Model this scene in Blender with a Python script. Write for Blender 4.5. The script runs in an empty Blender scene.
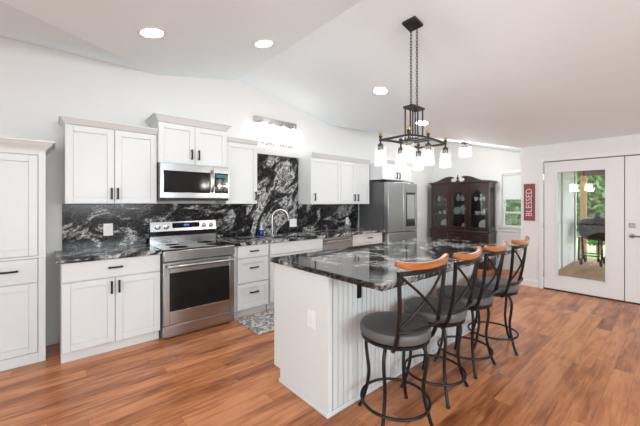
import bpy, bmesh, math, random
from mathutils import Vector, Matrix
R = math.radians
PI = math.pi
random.seed(7)
SC = bpy.context.scene
COL = SC.collection

# ------------------------------------------------------------------ camera, world, exposure, added fill lamps
cam_d = bpy.data.cameras.new('camera')
cam = bpy.data.objects.new('camera', cam_d)
COL.objects.link(cam)
cam_d.sensor_width = 36.0
cam_d.lens = 314.0 / 640.0 * 36.0
cam_d.shift_y = -10.5 / 640.0
cam_d.clip_start = 0.05
cam.location = (0, 0, 1.39)
cam.rotation_euler = (R(90), 0, R(49.06 - 90))
SC.camera = cam
SC.view_settings.view_transform = 'Standard'
SC.view_settings.look = 'None'
SC.view_settings.gamma = 1.0
SC.view_settings.use_curve_mapping = False
SC.view_settings.exposure = 0.66

world = bpy.data.worlds.new('world')
SC.world = world
world.use_nodes = True
wn = world.node_tree.nodes['Background']
wn.inputs[0].default_value = (0.83, 0.92, 1.0, 1)
wn.inputs[1].default_value = 3.0

def area(name, loc, rot, sx, sy, power, color=(1, 1, 1)):
    d = bpy.data.lights.new(name, 'AREA')
    d.shape = 'RECTANGLE'
    d.size = sx
    d.size_y = sy
    d.energy = power
    d.color = color
    o = bpy.data.objects.new(name, d)
    COL.objects.link(o)
    o.location = loc
    o.rotation_euler = rot
    return o

def point(name, loc, power, radius=0.03, color=(1, 1, 1)):
    d = bpy.data.lights.new(name, 'POINT')
    d.energy = power
    d.shadow_soft_size = radius
    d.color = color
    o = bpy.data.objects.new(name, d)
    COL.objects.link(o)
    o.location = loc
    return o

# added fill lamps in daylight colour, set at the unseen, made-up windows
FILL_COL = (0.90, 0.96, 1.0)
area('fill_front', (-1.35, -4.5, 1.45), (R(90), 0, 0), 2.5, 1.7, 20, FILL_COL)
area('fill_front_high', (1.5, -4.5, 1.86), (R(90), 0, 0), 2.3, 0.95, 85, FILL_COL)
area('fill_left', (-2.7, -0.3, 1.45), (R(90), 0, R(-90)), 2.6, 1.6, 60, FILL_COL)

# ------------------------------------------------------------------ materials
def mat(name):
    m = bpy.data.materials.new(name)
    m.use_nodes = True
    nt = m.node_tree
    return m, nt, nt.nodes['Principled BSDF']

def plain(name, col, rough=0.5, metal=0.0, var=0.03, scale=8.0, spec=0.5, bump=0.0, coat=0.0):
    """colour with a faint procedural mottling"""
    m, nt, b = mat(name)
    tc = nt.nodes.new('ShaderNodeTexCoord')
    n = nt.nodes.new('ShaderNodeTexNoise')
    n.inputs['Scale'].default_value = scale
    n.inputs['Detail'].default_value = 3
    nt.links.new(tc.outputs['Object'], n.inputs['Vector'])
    mx = nt.nodes.new('ShaderNodeMix')
    mx.data_type = 'RGBA'
    mx.inputs[6].default_value = (*[max(0, c * (1 - var)) for c in col], 1)
    mx.inputs[7].default_value = (*[min(1, c * (1 + var)) for c in col], 1)
    nt.links.new(n.outputs['Fac'], mx.inputs[0])
    nt.links.new(mx.outputs[2], b.inputs['Base Color'])
    b.inputs['Roughness'].default_value = rough
    b.inputs['Metallic'].default_value = metal
    b.inputs['Specular IOR Level'].default_value = spec
    b.inputs['Coat Weight'].default_value = coat
    if bump:
        bp = nt.nodes.new('ShaderNodeBump')
        bp.inputs['Strength'].default_value = bump
        bp.inputs['Distance'].default_value = 0.002
        nt.links.new(n.outputs['Fac'], bp.inputs['Height'])
        nt.links.new(bp.outputs[0], b.inputs['Normal'])
    return m

def emit(name, col, strength):
    m, nt, b = mat(name)
    b.inputs['Base Color'].default_value = (*col, 1)
    b.inputs['Emission Color'].default_value = (*col, 1)
    b.inputs['Emission Strength'].default_value = strength
    return m

def steel(name, col=(0.42, 0.435, 0.44), rough=0.27, sx=2.0, sz=120.0):
    m, nt, b = mat(name)
    tc = nt.nodes.new('ShaderNodeTexCoord')
    mp = nt.nodes.new('ShaderNodeMapping')
    mp.inputs['Scale'].default_value = (sx, sx, sz)
    n = nt.nodes.new('ShaderNodeTexNoise')
    n.inputs['Scale'].default_value = 3
    n.inputs['Detail'].default_value = 4
    nt.links.new(tc.outputs['Object'], mp.inputs[0])
    nt.links.new(mp.outputs[0], n.inputs['Vector'])
    mr = nt.nodes.new('ShaderNodeMapRange')
    mr.inputs[3].default_value = rough - 0.06
    mr.inputs[4].default_value = rough + 0.08
    nt.links.new(n.outputs['Fac'], mr.inputs[0])
    nt.links.new(mr.outputs[0], b.inputs['Roughness'])
    b.inputs['Base Color'].default_value = (*col, 1)
    b.inputs['Metallic'].default_value = 1.0
    return m

def glass(name, tint=(1, 1, 1), refl=0.09):
    m, nt, b = mat(name)
    nt.nodes.remove(b)
    out = nt.nodes['Material Output']
    t = nt.nodes.new('ShaderNodeBsdfTransparent')
    t.inputs[0].default_value = (*tint, 1)
    g = nt.nodes.new('ShaderNodeBsdfGlossy')
    g.inputs['Roughness'].default_value = 0.01
    lw = nt.nodes.new('ShaderNodeFresnel')
    lw.inputs['IOR'].default_value = 1.5
    ma = nt.nodes.new('ShaderNodeMath')
    ma.operation = 'MULTIPLY_ADD'
    ma.inputs[1].default_value = 1.0
    ma.inputs[2].default_value = refl - 0.04
    nt.links.new(lw.outputs[0], ma.inputs[0])
    mx = nt.nodes.new('ShaderNodeMixShader')
    nt.links.new(ma.outputs[0], mx.inputs[0])
    nt.links.new(t.outputs[0], mx.inputs[1])
    nt.links.new(g.outputs[0], mx.inputs[2])
    nt.links.new(mx.outputs[0], out.inputs[0])
    return m

def shade_glass(name, col=(1, 1, 1), op=0.12):
    """seeded / frosted lamp glass: part clear, part light-scattering"""
    m, nt, b = mat(name)
    nt.nodes.remove(b)
    out = nt.nodes['Material Output']
    t = nt.nodes.new('ShaderNodeBsdfTransparent')
    tr = nt.nodes.new('ShaderNodeBsdfTranslucent')
    tr.inputs[0].default_value = (*col, 1)
    df = nt.nodes.new('ShaderNodeBsdfDiffuse')
    df.inputs[0].default_value = (*col, 1)
    m1 = nt.nodes.new('ShaderNodeMixShader')
    m1.inputs[0].default_value = 0.35
    nt.links.new(tr.outputs[0], m1.inputs[1])
    nt.links.new(df.outputs[0], m1.inputs[2])
    m2 = nt.nodes.new('ShaderNodeMixShader')
    m2.inputs[0].default_value = op
    nt.links.new(t.outputs[0], m2.inputs[1])
    nt.links.new(m1.outputs[0], m2.inputs[2])
    nt.links.new(m2.outputs[0], out.inputs[0])
    return m

def math_node(nt, op, a, b=None, c=None):
    n = nt.nodes.new('ShaderNodeMath')
    n.operation = op
    for i, v in enumerate((a, b, c)):
        if v is None:
            continue
        if isinstance(v, (int, float)):
            n.inputs[i].default_value = v
        else:
            nt.links.new(v, n.inputs[i])
    return n.outputs[0]

def ramp(nt, fac, stops, interp='LINEAR'):
    r = nt.nodes.new('ShaderNodeValToRGB')
    r.color_ramp.interpolation = interp
    el = r.color_ramp.elements
    while len(el) > 1:
        el.remove(el[-1])
    el[0].position, el[0].color = stops[0][0], (*stops[0][1], 1)
    for p, c in stops[1:]:
        e = el.new(p)
        e.color = (*c, 1)
    nt.links.new(fac, r.inputs[0])
    return r.outputs[0]

def plank_material(name, width, length, stops, grain=0.35, rough=0.33, seam=0.35):
    """planks running along X; every plank its own tone, grain and knots"""
    m, nt, b = mat(name)
    tc = nt.nodes.new('ShaderNodeTexCoord')
    sp = nt.nodes.new('ShaderNodeSeparateXYZ')
    nt.links.new(tc.outputs['Object'], sp.inputs[0])
    x, y = sp.outputs[0], sp.outputs[1]
    yr = math_node(nt, 'DIVIDE', y, width)
    row = math_node(nt, 'FLOOR', yr)
    wn1 = nt.nodes.new('ShaderNodeTexWhiteNoise')
    wn1.noise_dimensions = '1D'
    nt.links.new(row, wn1.inputs['W'])
    xs = math_node(nt, 'ADD', math_node(nt, 'DIVIDE', x, length), wn1.outputs['Value'])
    colm = math_node(nt, 'FLOOR', xs)
    cx = nt.nodes.new('ShaderNodeCombineXYZ')
    nt.links.new(row, cx.inputs[0])
    nt.links.new(colm, cx.inputs[1])
    wn2 = nt.nodes.new('ShaderNodeTexWhiteNoise')
    wn2.noise_dimensions = '2D'
    nt.links.new(cx.outputs[0], wn2.inputs['Vector'])
    # grain coordinates, shifted per plank
    gx = math_node(nt, 'ADD', math_node(nt, 'MULTIPLY', x, 1.4), math_node(nt, 'MULTIPLY', wn2.outputs['Value'], 37.0))
    gy = math_node(nt, 'MULTIPLY', y, 16.0)
    gc = nt.nodes.new('ShaderNodeCombineXYZ')
    nt.links.new(gx, gc.inputs[0])
    nt.links.new(gy, gc.inputs[1])
    n1 = nt.nodes.new('ShaderNodeTexNoise')
    n1.inputs['Scale'].default_value = 1.7
    n1.inputs['Detail'].default_value = 6
    n1.inputs['Roughness'].default_value = 0.62
    n1.inputs['Distortion'].default_value = 0.8
    nt.links.new(gc.outputs[0], n1.inputs['Vector'])
    # broad cloudy smudges (knots)
    n2 = nt.nodes.new('ShaderNodeTexNoise')
    n2.inputs['Scale'].default_value = 1.0
    n2.inputs['Detail'].default_value = 3
    kc = nt.nodes.new('ShaderNodeCombineXYZ')
    nt.links.new(math_node(nt, 'ADD', math_node(nt, 'MULTIPLY', x, 2.6), math_node(nt, 'MULTIPLY', wn2.outputs['Value'], 11.0)), kc.inputs[0])
    nt.links.new(math_node(nt, 'MULTIPLY', y, 7.0), kc.inputs[1])
    nt.links.new(kc.outputs[0], n2.inputs['Vector'])
    tone = math_node(nt, 'ADD', math_node(nt, 'MULTIPLY', wn2.outputs['Value'], 0.20),
                     math_node(nt, 'MULTIPLY', n1.outputs['Fac'], grain))
    tone = math_node(nt, 'ADD', tone, math_node(nt, 'MULTIPLY', n2.outputs['Fac'], 0.42))
    colr = ramp(nt, tone, stops)
    fy = math_node(nt, 'FRACT', yr)
    fx = math_node(nt, 'FRACT', xs)
    ey = math_node(nt, 'LESS_THAN', fy, 0.0035 / width)
    ex = math_node(nt, 'LESS_THAN', fx, 0.003 / length)
    seamf = math_node(nt, 'MULTIPLY', math_node(nt, 'MAXIMUM', ey, ex), seam)
    mx = nt.nodes.new('ShaderNodeMix')
    mx.data_type = 'RGBA'
    nt.links.new(seamf, mx.inputs[0])
    nt.links.new(colr, mx.inputs[6])
    mx.inputs[7].default_value = (0.08, 0.03, 0.015, 1)
    nt.links.new(mx.outputs[2], b.inputs['Base Color'])
    b.inputs['Roughness'].default_value = rough
    return m

def granite(name, bias=0.0, seed=0.0, rough=0.1, white=0.62, rot=0.6, stretch=1.9, big_scale=2.6, spec=0.5):
    m, nt, b = mat(name)
    tc = nt.nodes.new('ShaderNodeTexCoord')
    mp = nt.nodes.new('ShaderNodeMapping')
    mp.inputs['Location'].default_value = (seed, seed * 1.7, seed * 0.6)
    mp.inputs['Rotation'].default_value = (0.3, rot, 0.5)
    nt.links.new(tc.outputs['Object'], mp.inputs[0])
    v = mp.outputs[0]
    st = nt.nodes.new('ShaderNodeMapping')
    st.inputs['Scale'].default_value = (1.0, 1.0, stretch)
    nt.links.new(v, st.inputs[0])
    big = nt.nodes.new('ShaderNodeTexNoise')
    big.inputs['Scale'].default_value = big_scale
    big.inputs['Detail'].default_value = 5
    big.inputs['Roughness'].default_value = 0.55
    big.inputs['Distortion'].default_value = 1.6
    nt.links.new(st.outputs[0], big.inputs['Vector'])
    fine = nt.nodes.new('ShaderNodeTexNoise')
    fine.inputs['Scale'].default_value = 19
    fine.inputs['Detail'].default_value = 7
    fine.inputs['Roughness'].default_value = 0.7
    fine.inputs['Distortion'].default_value = 1.2
    nt.links.new(st.outputs[0], fine.inputs['Vector'])
    vein = nt.nodes.new('ShaderNodeTexNoise')
    vein.inputs['Scale'].default_value = 5.0
    vein.inputs['Detail'].default_value = 6
    vein.inputs['Distortion'].default_value = 2.2
    nt.links.new(st.outputs[0], vein.inputs['Vector'])
    mask = nt.nodes.new('ShaderNodeMapRange')
    mask.inputs[1].default_value = 0.50 - bias
    mask.inputs[2].default_value = 0.59 - bias
    nt.links.new(big.outputs['Fac'], mask.inputs[0])
    fm = nt.nodes.new('ShaderNodeMapRange')
    fm.inputs[1].default_value = 0.36
    fm.inputs[2].default_value = 0.62
    nt.links.new(fine.outputs['Fac'], fm.inputs[0])
    # thin veins where the warped noise crosses 0.5
    vd = math_node(nt, 'ABSOLUTE', math_node(nt, 'SUBTRACT', vein.outputs['Fac'], 0.5))
    vl = math_node(nt, 'SUBTRACT', 1.0, math_node(nt, 'MULTIPLY', vd, 42.0))
    vl = math_node(nt, 'MAXIMUM', vl, 0.0)
    vl = math_node(nt, 'MULTIPLY', vl, math_node(nt, 'MULTIPLY', big.outputs['Fac'], 1.0))
    f = math_node(nt, 'MULTIPLY', mask.outputs[0], fm.outputs[0])
    f = math_node(nt, 'MAXIMUM', f, vl)
    colr = ramp(nt, f, [(0, (0.006, 0.006, 0.007)), (0.25, (0.03, 0.03, 0.032)), (0.5, (0.2, 0.2, 0.195)), (0.95, (white, white, white * 0.98))])
    nt.links.new(colr, b.inputs['Base Color'])
    b.inputs['Roughness'].default_value = rough
    b.inputs['Specular IOR Level'].default_value = spec
    return m

def wood(name, c1, c2, rough=0.35, axis=0, scale=1.0, coat=0.0):
    m, nt, b = mat(name)
    tc = nt.nodes.new('ShaderNodeTexCoord')
    mp = nt.nodes.new('ShaderNodeMapping')
    s = [14.0 * scale] * 3
    s[axis] = 1.6 * scale
    mp.inputs['Scale'].default_value = s
    nt.links.new(tc.outputs['Object'], mp.inputs[0])
    n = nt.nodes.new('ShaderNodeTexNoise')
    n.inputs['Scale'].default_value = 2
    n.inputs['Detail'].default_value = 6
    n.inputs['Distortion'].default_value = 0.6
    nt.links.new(mp.outputs[0], n.inputs['Vector'])
    c = ramp(nt, n.outputs['Fac'], [(0.3, c1), (0.7, c2)])
    nt.links.new(c, b.inputs['Base Color'])
    b.inputs['Roughness'].default_value = rough
    b.inputs['Coat Weight'].default_value = coat
    return m

M = {}
M['wall'] = plain('wall_paint', (0.735, 0.735, 0.725), 0.7, var=0.012, scale=3, bump=0.05)
M['ceiling'] = plain('ceiling_paint', (0.845, 0.93, 0.97), 0.8, var=0.015, scale=2, bump=0.08)
M['trim'] = plain('white_trim_paint', (0.75, 0.755, 0.75), 0.4, var=0.01)
M['cab'] = plain('white_cabinet_paint', (0.67, 0.69, 0.69), 0.35, var=0.012)
M['gap'] = plain('shadowed_carcass_edge', (0.5, 0.5, 0.49), 0.6)
M['black'] = plain('black_metal', (0.006, 0.006, 0.0065), 0.42, var=0.1, spec=0.35)
M['bronze'] = plain('dark_bronze_metal', (0.045, 0.042, 0.04), 0.42, metal=0.6, var=0.12)
M['brass'] = plain('aged_brass', (0.5, 0.36, 0.17), 0.35, metal=1.0, var=0.1)
M['steel'] = steel('brushed_stainless_steel', rough=0.22)
M['steel_v'] = steel('brushed_steel_vertical', (0.42, 0.43, 0.435), 0.3, 100, 2)
M['steel_dark'] = plain('grey_appliance_side', (0.12, 0.12, 0.12), 0.45, metal=0.3, var=0.05)
M['chrome'] = plain('satin_nickel', (0.50, 0.50, 0.49), 0.22, metal=1.0, var=0.03)
M['pewter'] = plain('pewter_metal', (0.25, 0.25, 0.245), 0.35, metal=0.9)
M['black_glass'] = plain('black_ceramic_glass', (0.008, 0.008, 0.009), 0.06, var=0.1)
M['oven_glass'] = plain('smoked_oven_glass', (0.010, 0.010, 0.010), 0.08, var=0.2, spec=0.3)
M['floor'] = plank_material('oak_laminate_planks', 0.125, 1.15,
    [(0.40, (0.19, 0.053, 0.017)), (0.48, (0.315, 0.100, 0.034)), (0.57, (0.45, 0.163, 0.062)), (0.70, (0.62, 0.255, 0.108))], grain=0.55)
M['deck'] = plank_material('deck_boards', 0.14, 2.4,
    [(0.35, (0.22, 0.12, 0.06)), (0.55, (0.40, 0.25, 0.14)), (0.75, (0.54, 0.37, 0.23))], rough=0.6, seam=0.8)
M['granite'] = granite('black_marbled_granite', 0.0, 3.1, 0.16, 0.66, 0.3, 1.9, 2.2, 0.3)
M['granite_slab'] = granite('pale_veined_granite_slab', 0.06, 9.4, 0.12, 0.7, 0.85, 1.9, 2.2, 0.3)
M['granite_top'] = granite('polished_black_granite_top', 0.05, 5.3, 0.07, 0.45, 0.2)
M['granite_counter'] = granite('honed_black_granite_counter', 0.09, 6.7, 0.2, 0.6, 0.2, 1.9, 3.0, 0.35)
M['vinyl'] = plain('grey_vinyl', (0.095, 0.092, 0.089), 0.5, var=0.25, scale=6)
M['rail_wood'] = wood('honey_wood', (0.28, 0.075, 0.013), (0.50, 0.17, 0.034), 0.3, 0, 1.0, 0.2)
M['dark_wood'] = wood('dark_mahogany', (0.016, 0.007, 0.006), (0.036, 0.015, 0.012), 0.3, 2, 1.0, 0.3)
M['glass'] = glass('clear_window_glass', (0.97, 0.98, 0.97), 0.10)
M['cab_glass'] = glass('cabinet_glass', (0.9, 0.92, 0.92), 0.05)
M['lamp_glass'] = shade_glass('seeded_lamp_glass')
M['bulb'] = emit('glowing_bulb', (1.0, 0.95, 0.87), 4)
M['vanity_bulb'] = emit('glowing_vanity_bulb', (1.0, 0.97, 0.93), 5)
M['can'] = emit('recessed_light_lens', (1.0, 0.98, 0.95), 12)
M['porcelain'] = plain('white_porcelain', (0.78, 0.78, 0.76), 0.15, var=0.05)
M['celadon'] = plain('pale_blue_porcelain', (0.55, 0.66, 0.64), 0.15, var=0.1, scale=40)
M['pinkware'] = plain('rose_porcelain', (0.55, 0.16, 0.17), 0.2, var=0.2, scale=40)
M['plastic'] = plain('white_plastic', (0.80, 0.79, 0.77), 0.35)
M['maroon'] = plain('maroon_board', (0.25, 0.06, 0.075), 0.6, var=0.25, scale=20)
M['cream'] = plain('cream_lettering', (0.72, 0.58, 0.55), 0.6)
M['ink'] = plain('dark_grey_lettering', (0.12, 0.12, 0.12), 0.6)
M['sign_white'] = plain('white_sign_board', (0.84, 0.84, 0.83), 0.5)
M['blue_soap'] = plain('blue_dish_soap', (0.01, 0.02, 0.20), 0.15)
M['clear_plastic'] = plain('frosted_plastic', (0.62, 0.66, 0.68), 0.2)
M['screen'] = emit('teal_display', (0.02, 0.09, 0.12), 0.4)
M['blue_digits'] = emit('blue_clock_digits', (0.08, 0.16, 0.9), 1.6)
M['panel_grey'] = plain('grey_glass_panel', (0.30, 0.30, 0.30), 0.12)
M['siding'] = plain('white_siding', (0.74, 0.74, 0.72), 0.6)
M['cedar'] = wood('cedar_post', (0.30, 0.15, 0.06), (0.50, 0.29, 0.13), 0.6, 2, 0.6)
M['beam'] = wood('brown_beam', (0.07, 0.035, 0.018), (0.14, 0.075, 0.04), 0.6, 1, 0.6)
M['grill'] = plain('black_enamel', (0.010, 0.010, 0.011), 0.25, var=0.1)
M['rubber'] = plain('black_rubber', (0.02, 0.02, 0.02), 0.7)
M['blind'] = plain('white_blind_slat', (0.72, 0.76, 0.72), 0.5)

def leaf_mat(name, a, bcol):
    m, nt, b = mat(name)
    tc = nt.nodes.new('ShaderNodeTexCoord')
    n = nt.nodes.new('ShaderNodeTexNoise')
    n.inputs['Scale'].default_value = 9
    nt.links.new(tc.outputs['Object'], n.inputs['Vector'])
    c = ramp(nt, n.outputs['Fac'], [(0.35, a), (0.65, bcol)])
    nt.links.new(c, b.inputs['Base Color'])
    b.inputs['Roughness'].default_value = 0.5
    return m
M['leaf'] = leaf_mat('hedge_leaves', (0.07, 0.16, 0.04), (0.20, 0.33, 0.11))
M['grass'] = leaf_mat('lawn_grass', (0.25, 0.36, 0.09), (0.42, 0.48, 0.16))

def mat_shade():
    m, nt, b = mat('white_roller_shade_cloth')
    b.inputs['Base Color'].default_value = (0.86, 0.86, 0.85, 1)
    b.inputs['Roughness'].default_value = 0.9
    nt.nodes.remove(b)
    out = nt.nodes['Material Output']
    tr = nt.nodes.new('ShaderNodeBsdfTranslucent')
    tr.inputs[0].default_value = (0.9, 0.9, 0.89, 1)
    df = nt.nodes.new('ShaderNodeBsdfDiffuse')
    df.inputs[0].default_value = (0.88, 0.88, 0.87, 1)
    mx = nt.nodes.new('ShaderNodeMixShader')
    mx.inputs[0].default_value = 0.5
    nt.links.new(tr.outputs[0], mx.inputs[1])
    nt.links.new(df.outputs[0], mx.inputs[2])
    nt.links.new(mx.outputs[0], out.inputs[0])
    return m
M['shade'] = mat_shade()

def mat_rug():
    m, nt, b = mat('grey_mosaic_mat')
    tc = nt.nodes.new('ShaderNodeTexCoord')
    v = nt.nodes.new('ShaderNodeTexVoronoi')
    v.inputs['Scale'].default_value = 30
    nt.links.new(tc.outputs['Object'], v.inputs['Vector'])
    v2 = nt.nodes.new('ShaderNodeTexVoronoi')
    v2.feature = 'DISTANCE_TO_EDGE'
    v2.inputs['Scale'].default_value = 30
    nt.links.new(tc.outputs['Object'], v2.inputs['Vector'])
    sp = nt.nodes.new('ShaderNodeSeparateColor')
    nt.links.new(v.outputs['Color'], sp.inputs[0])
    c = ramp(nt, sp.outputs[0], [(0.0, (0.13, 0.13, 0.13)), (0.35, (0.24, 0.24, 0.235)), (0.6, (0.55, 0.55, 0.53)), (1.0, (0.70, 0.70, 0.68))], 'CONSTANT')
    e = math_node(nt, 'LESS_THAN', v2.outputs['Distance'], 0.07)
    mx = nt.nodes.new('ShaderNodeMix')
    mx.data_type = 'RGBA'
    nt.links.new(e, mx.inputs[0])
    nt.links.new(c, mx.inputs[6])
    mx.inputs[7].default_value = (0.42, 0.42, 0.40, 1)
    nt.links.new(mx.outputs[2], b.inputs['Base Color'])
    b.inputs['Roughness'].default_value = 0.85
    return m
M['rug'] = mat_rug()

# ------------------------------------------------------------------ mesh builder
ORG = {}

class MB:
    def __init__(self):
        self.bm = bmesh.new()

    def box(self, x0, x1, y0, y1, z0, z1):
        vs = [self.bm.verts.new(p) for p in ((x0, y0, z0), (x1, y0, z0), (x1, y1, z0), (x0, y1, z0),
                                             (x0, y0, z1), (x1, y0, z1), (x1, y1, z1), (x0, y1, z1))]
        for f in ((0, 3, 2, 1), (4, 5, 6, 7), (0, 1, 5, 4), (1, 2, 6, 5), (2, 3, 7, 6), (3, 0, 4, 7)):
            self.bm.faces.new([vs[i] for i in f])
        return self

    def tube(self, pts, r, seg=10, closed=False, cap=True):
        pts = [Vector(p) for p in pts]
        n = len(pts)
        rs = r if isinstance(r, (list, tuple)) else [r] * n
        tang = []
        for i in range(n):
            if closed:
                t = pts[(i + 1) % n] - pts[i - 1]
            else:
                t = pts[min(i + 1, n - 1)] - pts[max(i - 1, 0)]
            tang.append(t.normalized())
        ref = Vector((0, 0, 1)) if abs(tang[0].z) < 0.9 else Vector((1, 0, 0))
        u = tang[0].cross(ref).normalized()
        rings = []
        for i in range(n):
            u = (u - tang[i] * u.dot(tang[i])).normalized()
            w = tang[i].cross(u)
            ring = []
            for k in range(seg):
                a = 2 * PI * k / seg
                ring.append(self.bm.verts.new(pts[i] + (u * math.cos(a) + w * math.sin(a)) * rs[i]))
            rings.append(ring)
        m = n if closed else n - 1
        for i in range(m):
            a, b = rings[i], rings[(i + 1) % n]
            for k in range(seg):
                self.bm.faces.new((a[k], a[(k + 1) % seg], b[(k + 1) % seg], b[k]))
        if cap and not closed:
            self.bm.faces.new(list(reversed(rings[0])))
            self.bm.faces.new(rings[-1])
        return self

    def ribbon(self, pts, ups, w, h):
        """rectangular-section sweep: w across, h along the given up vectors"""
        pts = [Vector(p) for p in pts]
        n = len(pts)
        rings = []
        for i in range(n):
            t = (pts[min(i + 1, n - 1)] - pts[max(i - 1, 0)]).normalized()
            up = Vector(ups[i] if isinstance(ups, list) else ups)
            s = t.cross(up).normalized()
            up = s.cross(t).normalized()
            ww = w[i] if isinstance(w, list) else w
            hh = h[i] if isinstance(h, list) else h
            rings.append([self.bm.verts.new(pts[i] + s * a * ww / 2 + up * b * hh / 2)
                          for a, b in ((-1, -1), (1, -1), (1, 1), (-1, 1))])
        for i in range(n - 1):
            for k in range(4):
                self.bm.faces.new((rings[i][k], rings[i][(k + 1) % 4], rings[i + 1][(k + 1) % 4], rings[i + 1][k]))
        self.bm.faces.new(list(reversed(rings[0])))
        self.bm.faces.new(rings[-1])
        return self

    def lathe(self, prof, c=(0, 0, 0), seg=24, axis='z', close=False):
        c = Vector(c)
        rings = []
        for r, z in prof:
            ring = []
            for k in range(seg):
                a = 2 * PI * k / seg
                p = (r * math.cos(a), r * math.sin(a), z)
                if axis == 'x':
                    p = (p[2], p[0], p[1])
                elif axis == 'y':
                    p = (p[1], p[2], p[0])
                ring.append(self.bm.verts.new(c + Vector(p)))
            rings.append(ring)
        for a, b in zip(rings[:-1], rings[1:]):
            for k in range(seg):
                self.bm.faces.new((a[k], a[(k + 1) % seg], b[(k + 1) % seg], b[k]))
        if not close:
            self.bm.faces.new(list(reversed(rings[0])))
            self.bm.faces.new(rings[-1])
        return self

    def prism(self, poly, axis, a0, a1):
        """poly in the plane across `axis`: x -> (y,z), y -> (x,z), z -> (x,y)"""
        def pt(p, a):
            return {'x': (a, p[0], p[1]), 'y': (p[0], a, p[1]), 'z': (p[0], p[1], a)}[axis]
        A = [self.bm.verts.new(pt(p, a0)) for p in poly]
        B = [self.bm.verts.new(pt(p, a1)) for p in poly]
        n = len(poly)
        self.bm.faces.new(A)
        self.bm.faces.new(list(reversed(B)))
        for i in range(n):
            self.bm.faces.new((A[i], B[i], B[(i + 1) % n], A[(i + 1) % n]))
        return self

    def xform(self, mtx):
        self.bm.transform(mtx)
        return self

    def build(self, name, m, parent=None, bevel=0.0, smooth=True, org=None, segs=2):
        bmesh.ops.recalc_face_normals(self.bm, faces=self.bm.faces)
        o0 = Vector((0, 0, 0))
        if parent is not None:
            o0 = ORG.get(parent.name, o0)
        elif org is not None:
            o0 = Vector(org)
        self.bm.transform(Matrix.Translation(-o0))
        if smooth:
            for f in self.bm.faces:
                f.smooth = True
            for e in self.bm.edges:
                if len(e.link_faces) == 2 and e.calc_face_angle(0) > R(34):
                    e.smooth = False
        me = bpy.data.meshes.new(name)
        self.bm.to_mesh(me)
        self.bm.free()
        ob = bpy.data.objects.new(name, me)
        COL.objects.link(ob)
        me.materials.append(M[m] if isinstance(m, str) else m)
        if parent is not None:
            ob.parent = parent
        elif org is not None:
            ob.location = o0
        ORG[ob.name] = o0
        if bevel:
            md = ob.modifiers.new('bevel', 'BEVEL')
            md.width = bevel
            md.segments = segs
            md.limit_method = 'ANGLE'
            md.angle_limit = R(40)
        return ob

def tag(o, label, cat, group=None):
    o['label'] = label
    o['category'] = cat
    if group:
        o['group'] = group
    return o

def thing(name, label, cat, loc=(0, 0, 0), group=None):
    o = bpy.data.objects.new(name, None)
    o.empty_display_size = 0.1
    COL.objects.link(o)
    o.location = loc
    ORG[o.name] = Vector(loc)
    return tag(o, label, cat, group)

def struct(o):
    o['kind'] = 'structure'
    return o

def structroot(name, loc):
    o = bpy.data.objects.new(name, None)
    COL.objects.link(o)
    o.location = loc
    ORG[o.name] = Vector(loc)
    o['kind'] = 'structure'
    return o

def copy_tree(o, parent=None):
    c = o.copy()
    COL.objects.link(c)
    if parent is not None:
        c.parent = parent
    for ch in list(o.children):
        copy_tree(ch, c)
    return c

def text(name, body, size, m, parent, mtx, extrude=0.001):
    cu = bpy.data.curves.new(name, 'FONT')
    cu.body = body
    cu.size = size
    cu.extrude = extrude
    cu.align_x = 'CENTER'
    cu.align_y = 'CENTER'
    cu.materials.append(M[m])
    tmp = bpy.data.objects.new(name + '_curve', cu)
    COL.objects.link(tmp)
    bpy.context.view_layer.update()
    dg = bpy.context.evaluated_depsgraph_get()
    me = bpy.data.meshes.new_from_object(tmp.evaluated_get(dg))
    bpy.data.objects.remove(tmp)
    o = bpy.data.objects.new(name, me)
    COL.objects.link(o)
    o.parent = parent
    o.matrix_local = mtx
    return o

# ------------------------------------------------------------------ the room shell
YB = 4.05      # kitchen wall
XD = 6.05      # patio door wall
XF = 7.20      # far wall of the dining nook
YN = 1.785     # outside corner / side wall of the nook
XL, YF = -2.80, -4.60

def zmain(x):
    return 3.09 - 0.191 * abs(x - 2.0)

struct(MB().box(XL - 0.1, XF + 0.1, YF - 0.1, YB + 0.1, -0.08, 0.0).build('floor', 'floor', smooth=False))

# ceiling: a shallow vault with its ridge across the island, and cross slopes towards the kitchen wall and nook
def ceiling():
    mb = MB()
    bm = mb.bm
    P = {}
    def v(k, x, y, z):
        P[k] = bm.verts.new((x, y, z))
    zl = zmain(-0.8)
    v('r0', 2, YF, 3.09); v('r1', 2, YB, 3.09)
    v('l1', 1.0, YB, zmain(1.0)); v('lq', -0.8, 2.25, zl); v('l0', -0.8, YF, zl)
    v('c1', XL, YB, zmain(1.0)); v('c0', XL, 2.25, zl); v('cc', XL, YF, zl)
    v('b', 3.8, YB, zmain(3.8)); v('f', XD, YN, zmain(XD)); v('g', XD, YF, zmain(XD))
    v('c', XF, YB, 2.93); v('d', XF, YN, 2.29)
    for ks in (('r0', 'r1', 'l1', 'lq', 'l0'), ('l1', 'c1', 'c0', 'lq'), ('lq', 'c0', 'cc', 'l0'),
               ('r1', 'r0', 'g', 'f', 'b'), ('b', 'f', 'c'), ('f', 'd', 'c')):
        bm.faces.new([P[k] for k in ks])
    for f in bm.faces:
        f.normal_update()
        if f.normal.z > 0:
            f.normal_flip()
    me_faces = list(bm.faces)
    r = bmesh.ops.extrude_face_region(bm, geom=me_faces)
    for e in r['geom']:
        if isinstance(e, bmesh.types.BMVert):
            e.co.z += 0.1
    return mb.build('ceiling', 'ceiling', smooth=False)
struct(ceiling())

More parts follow.
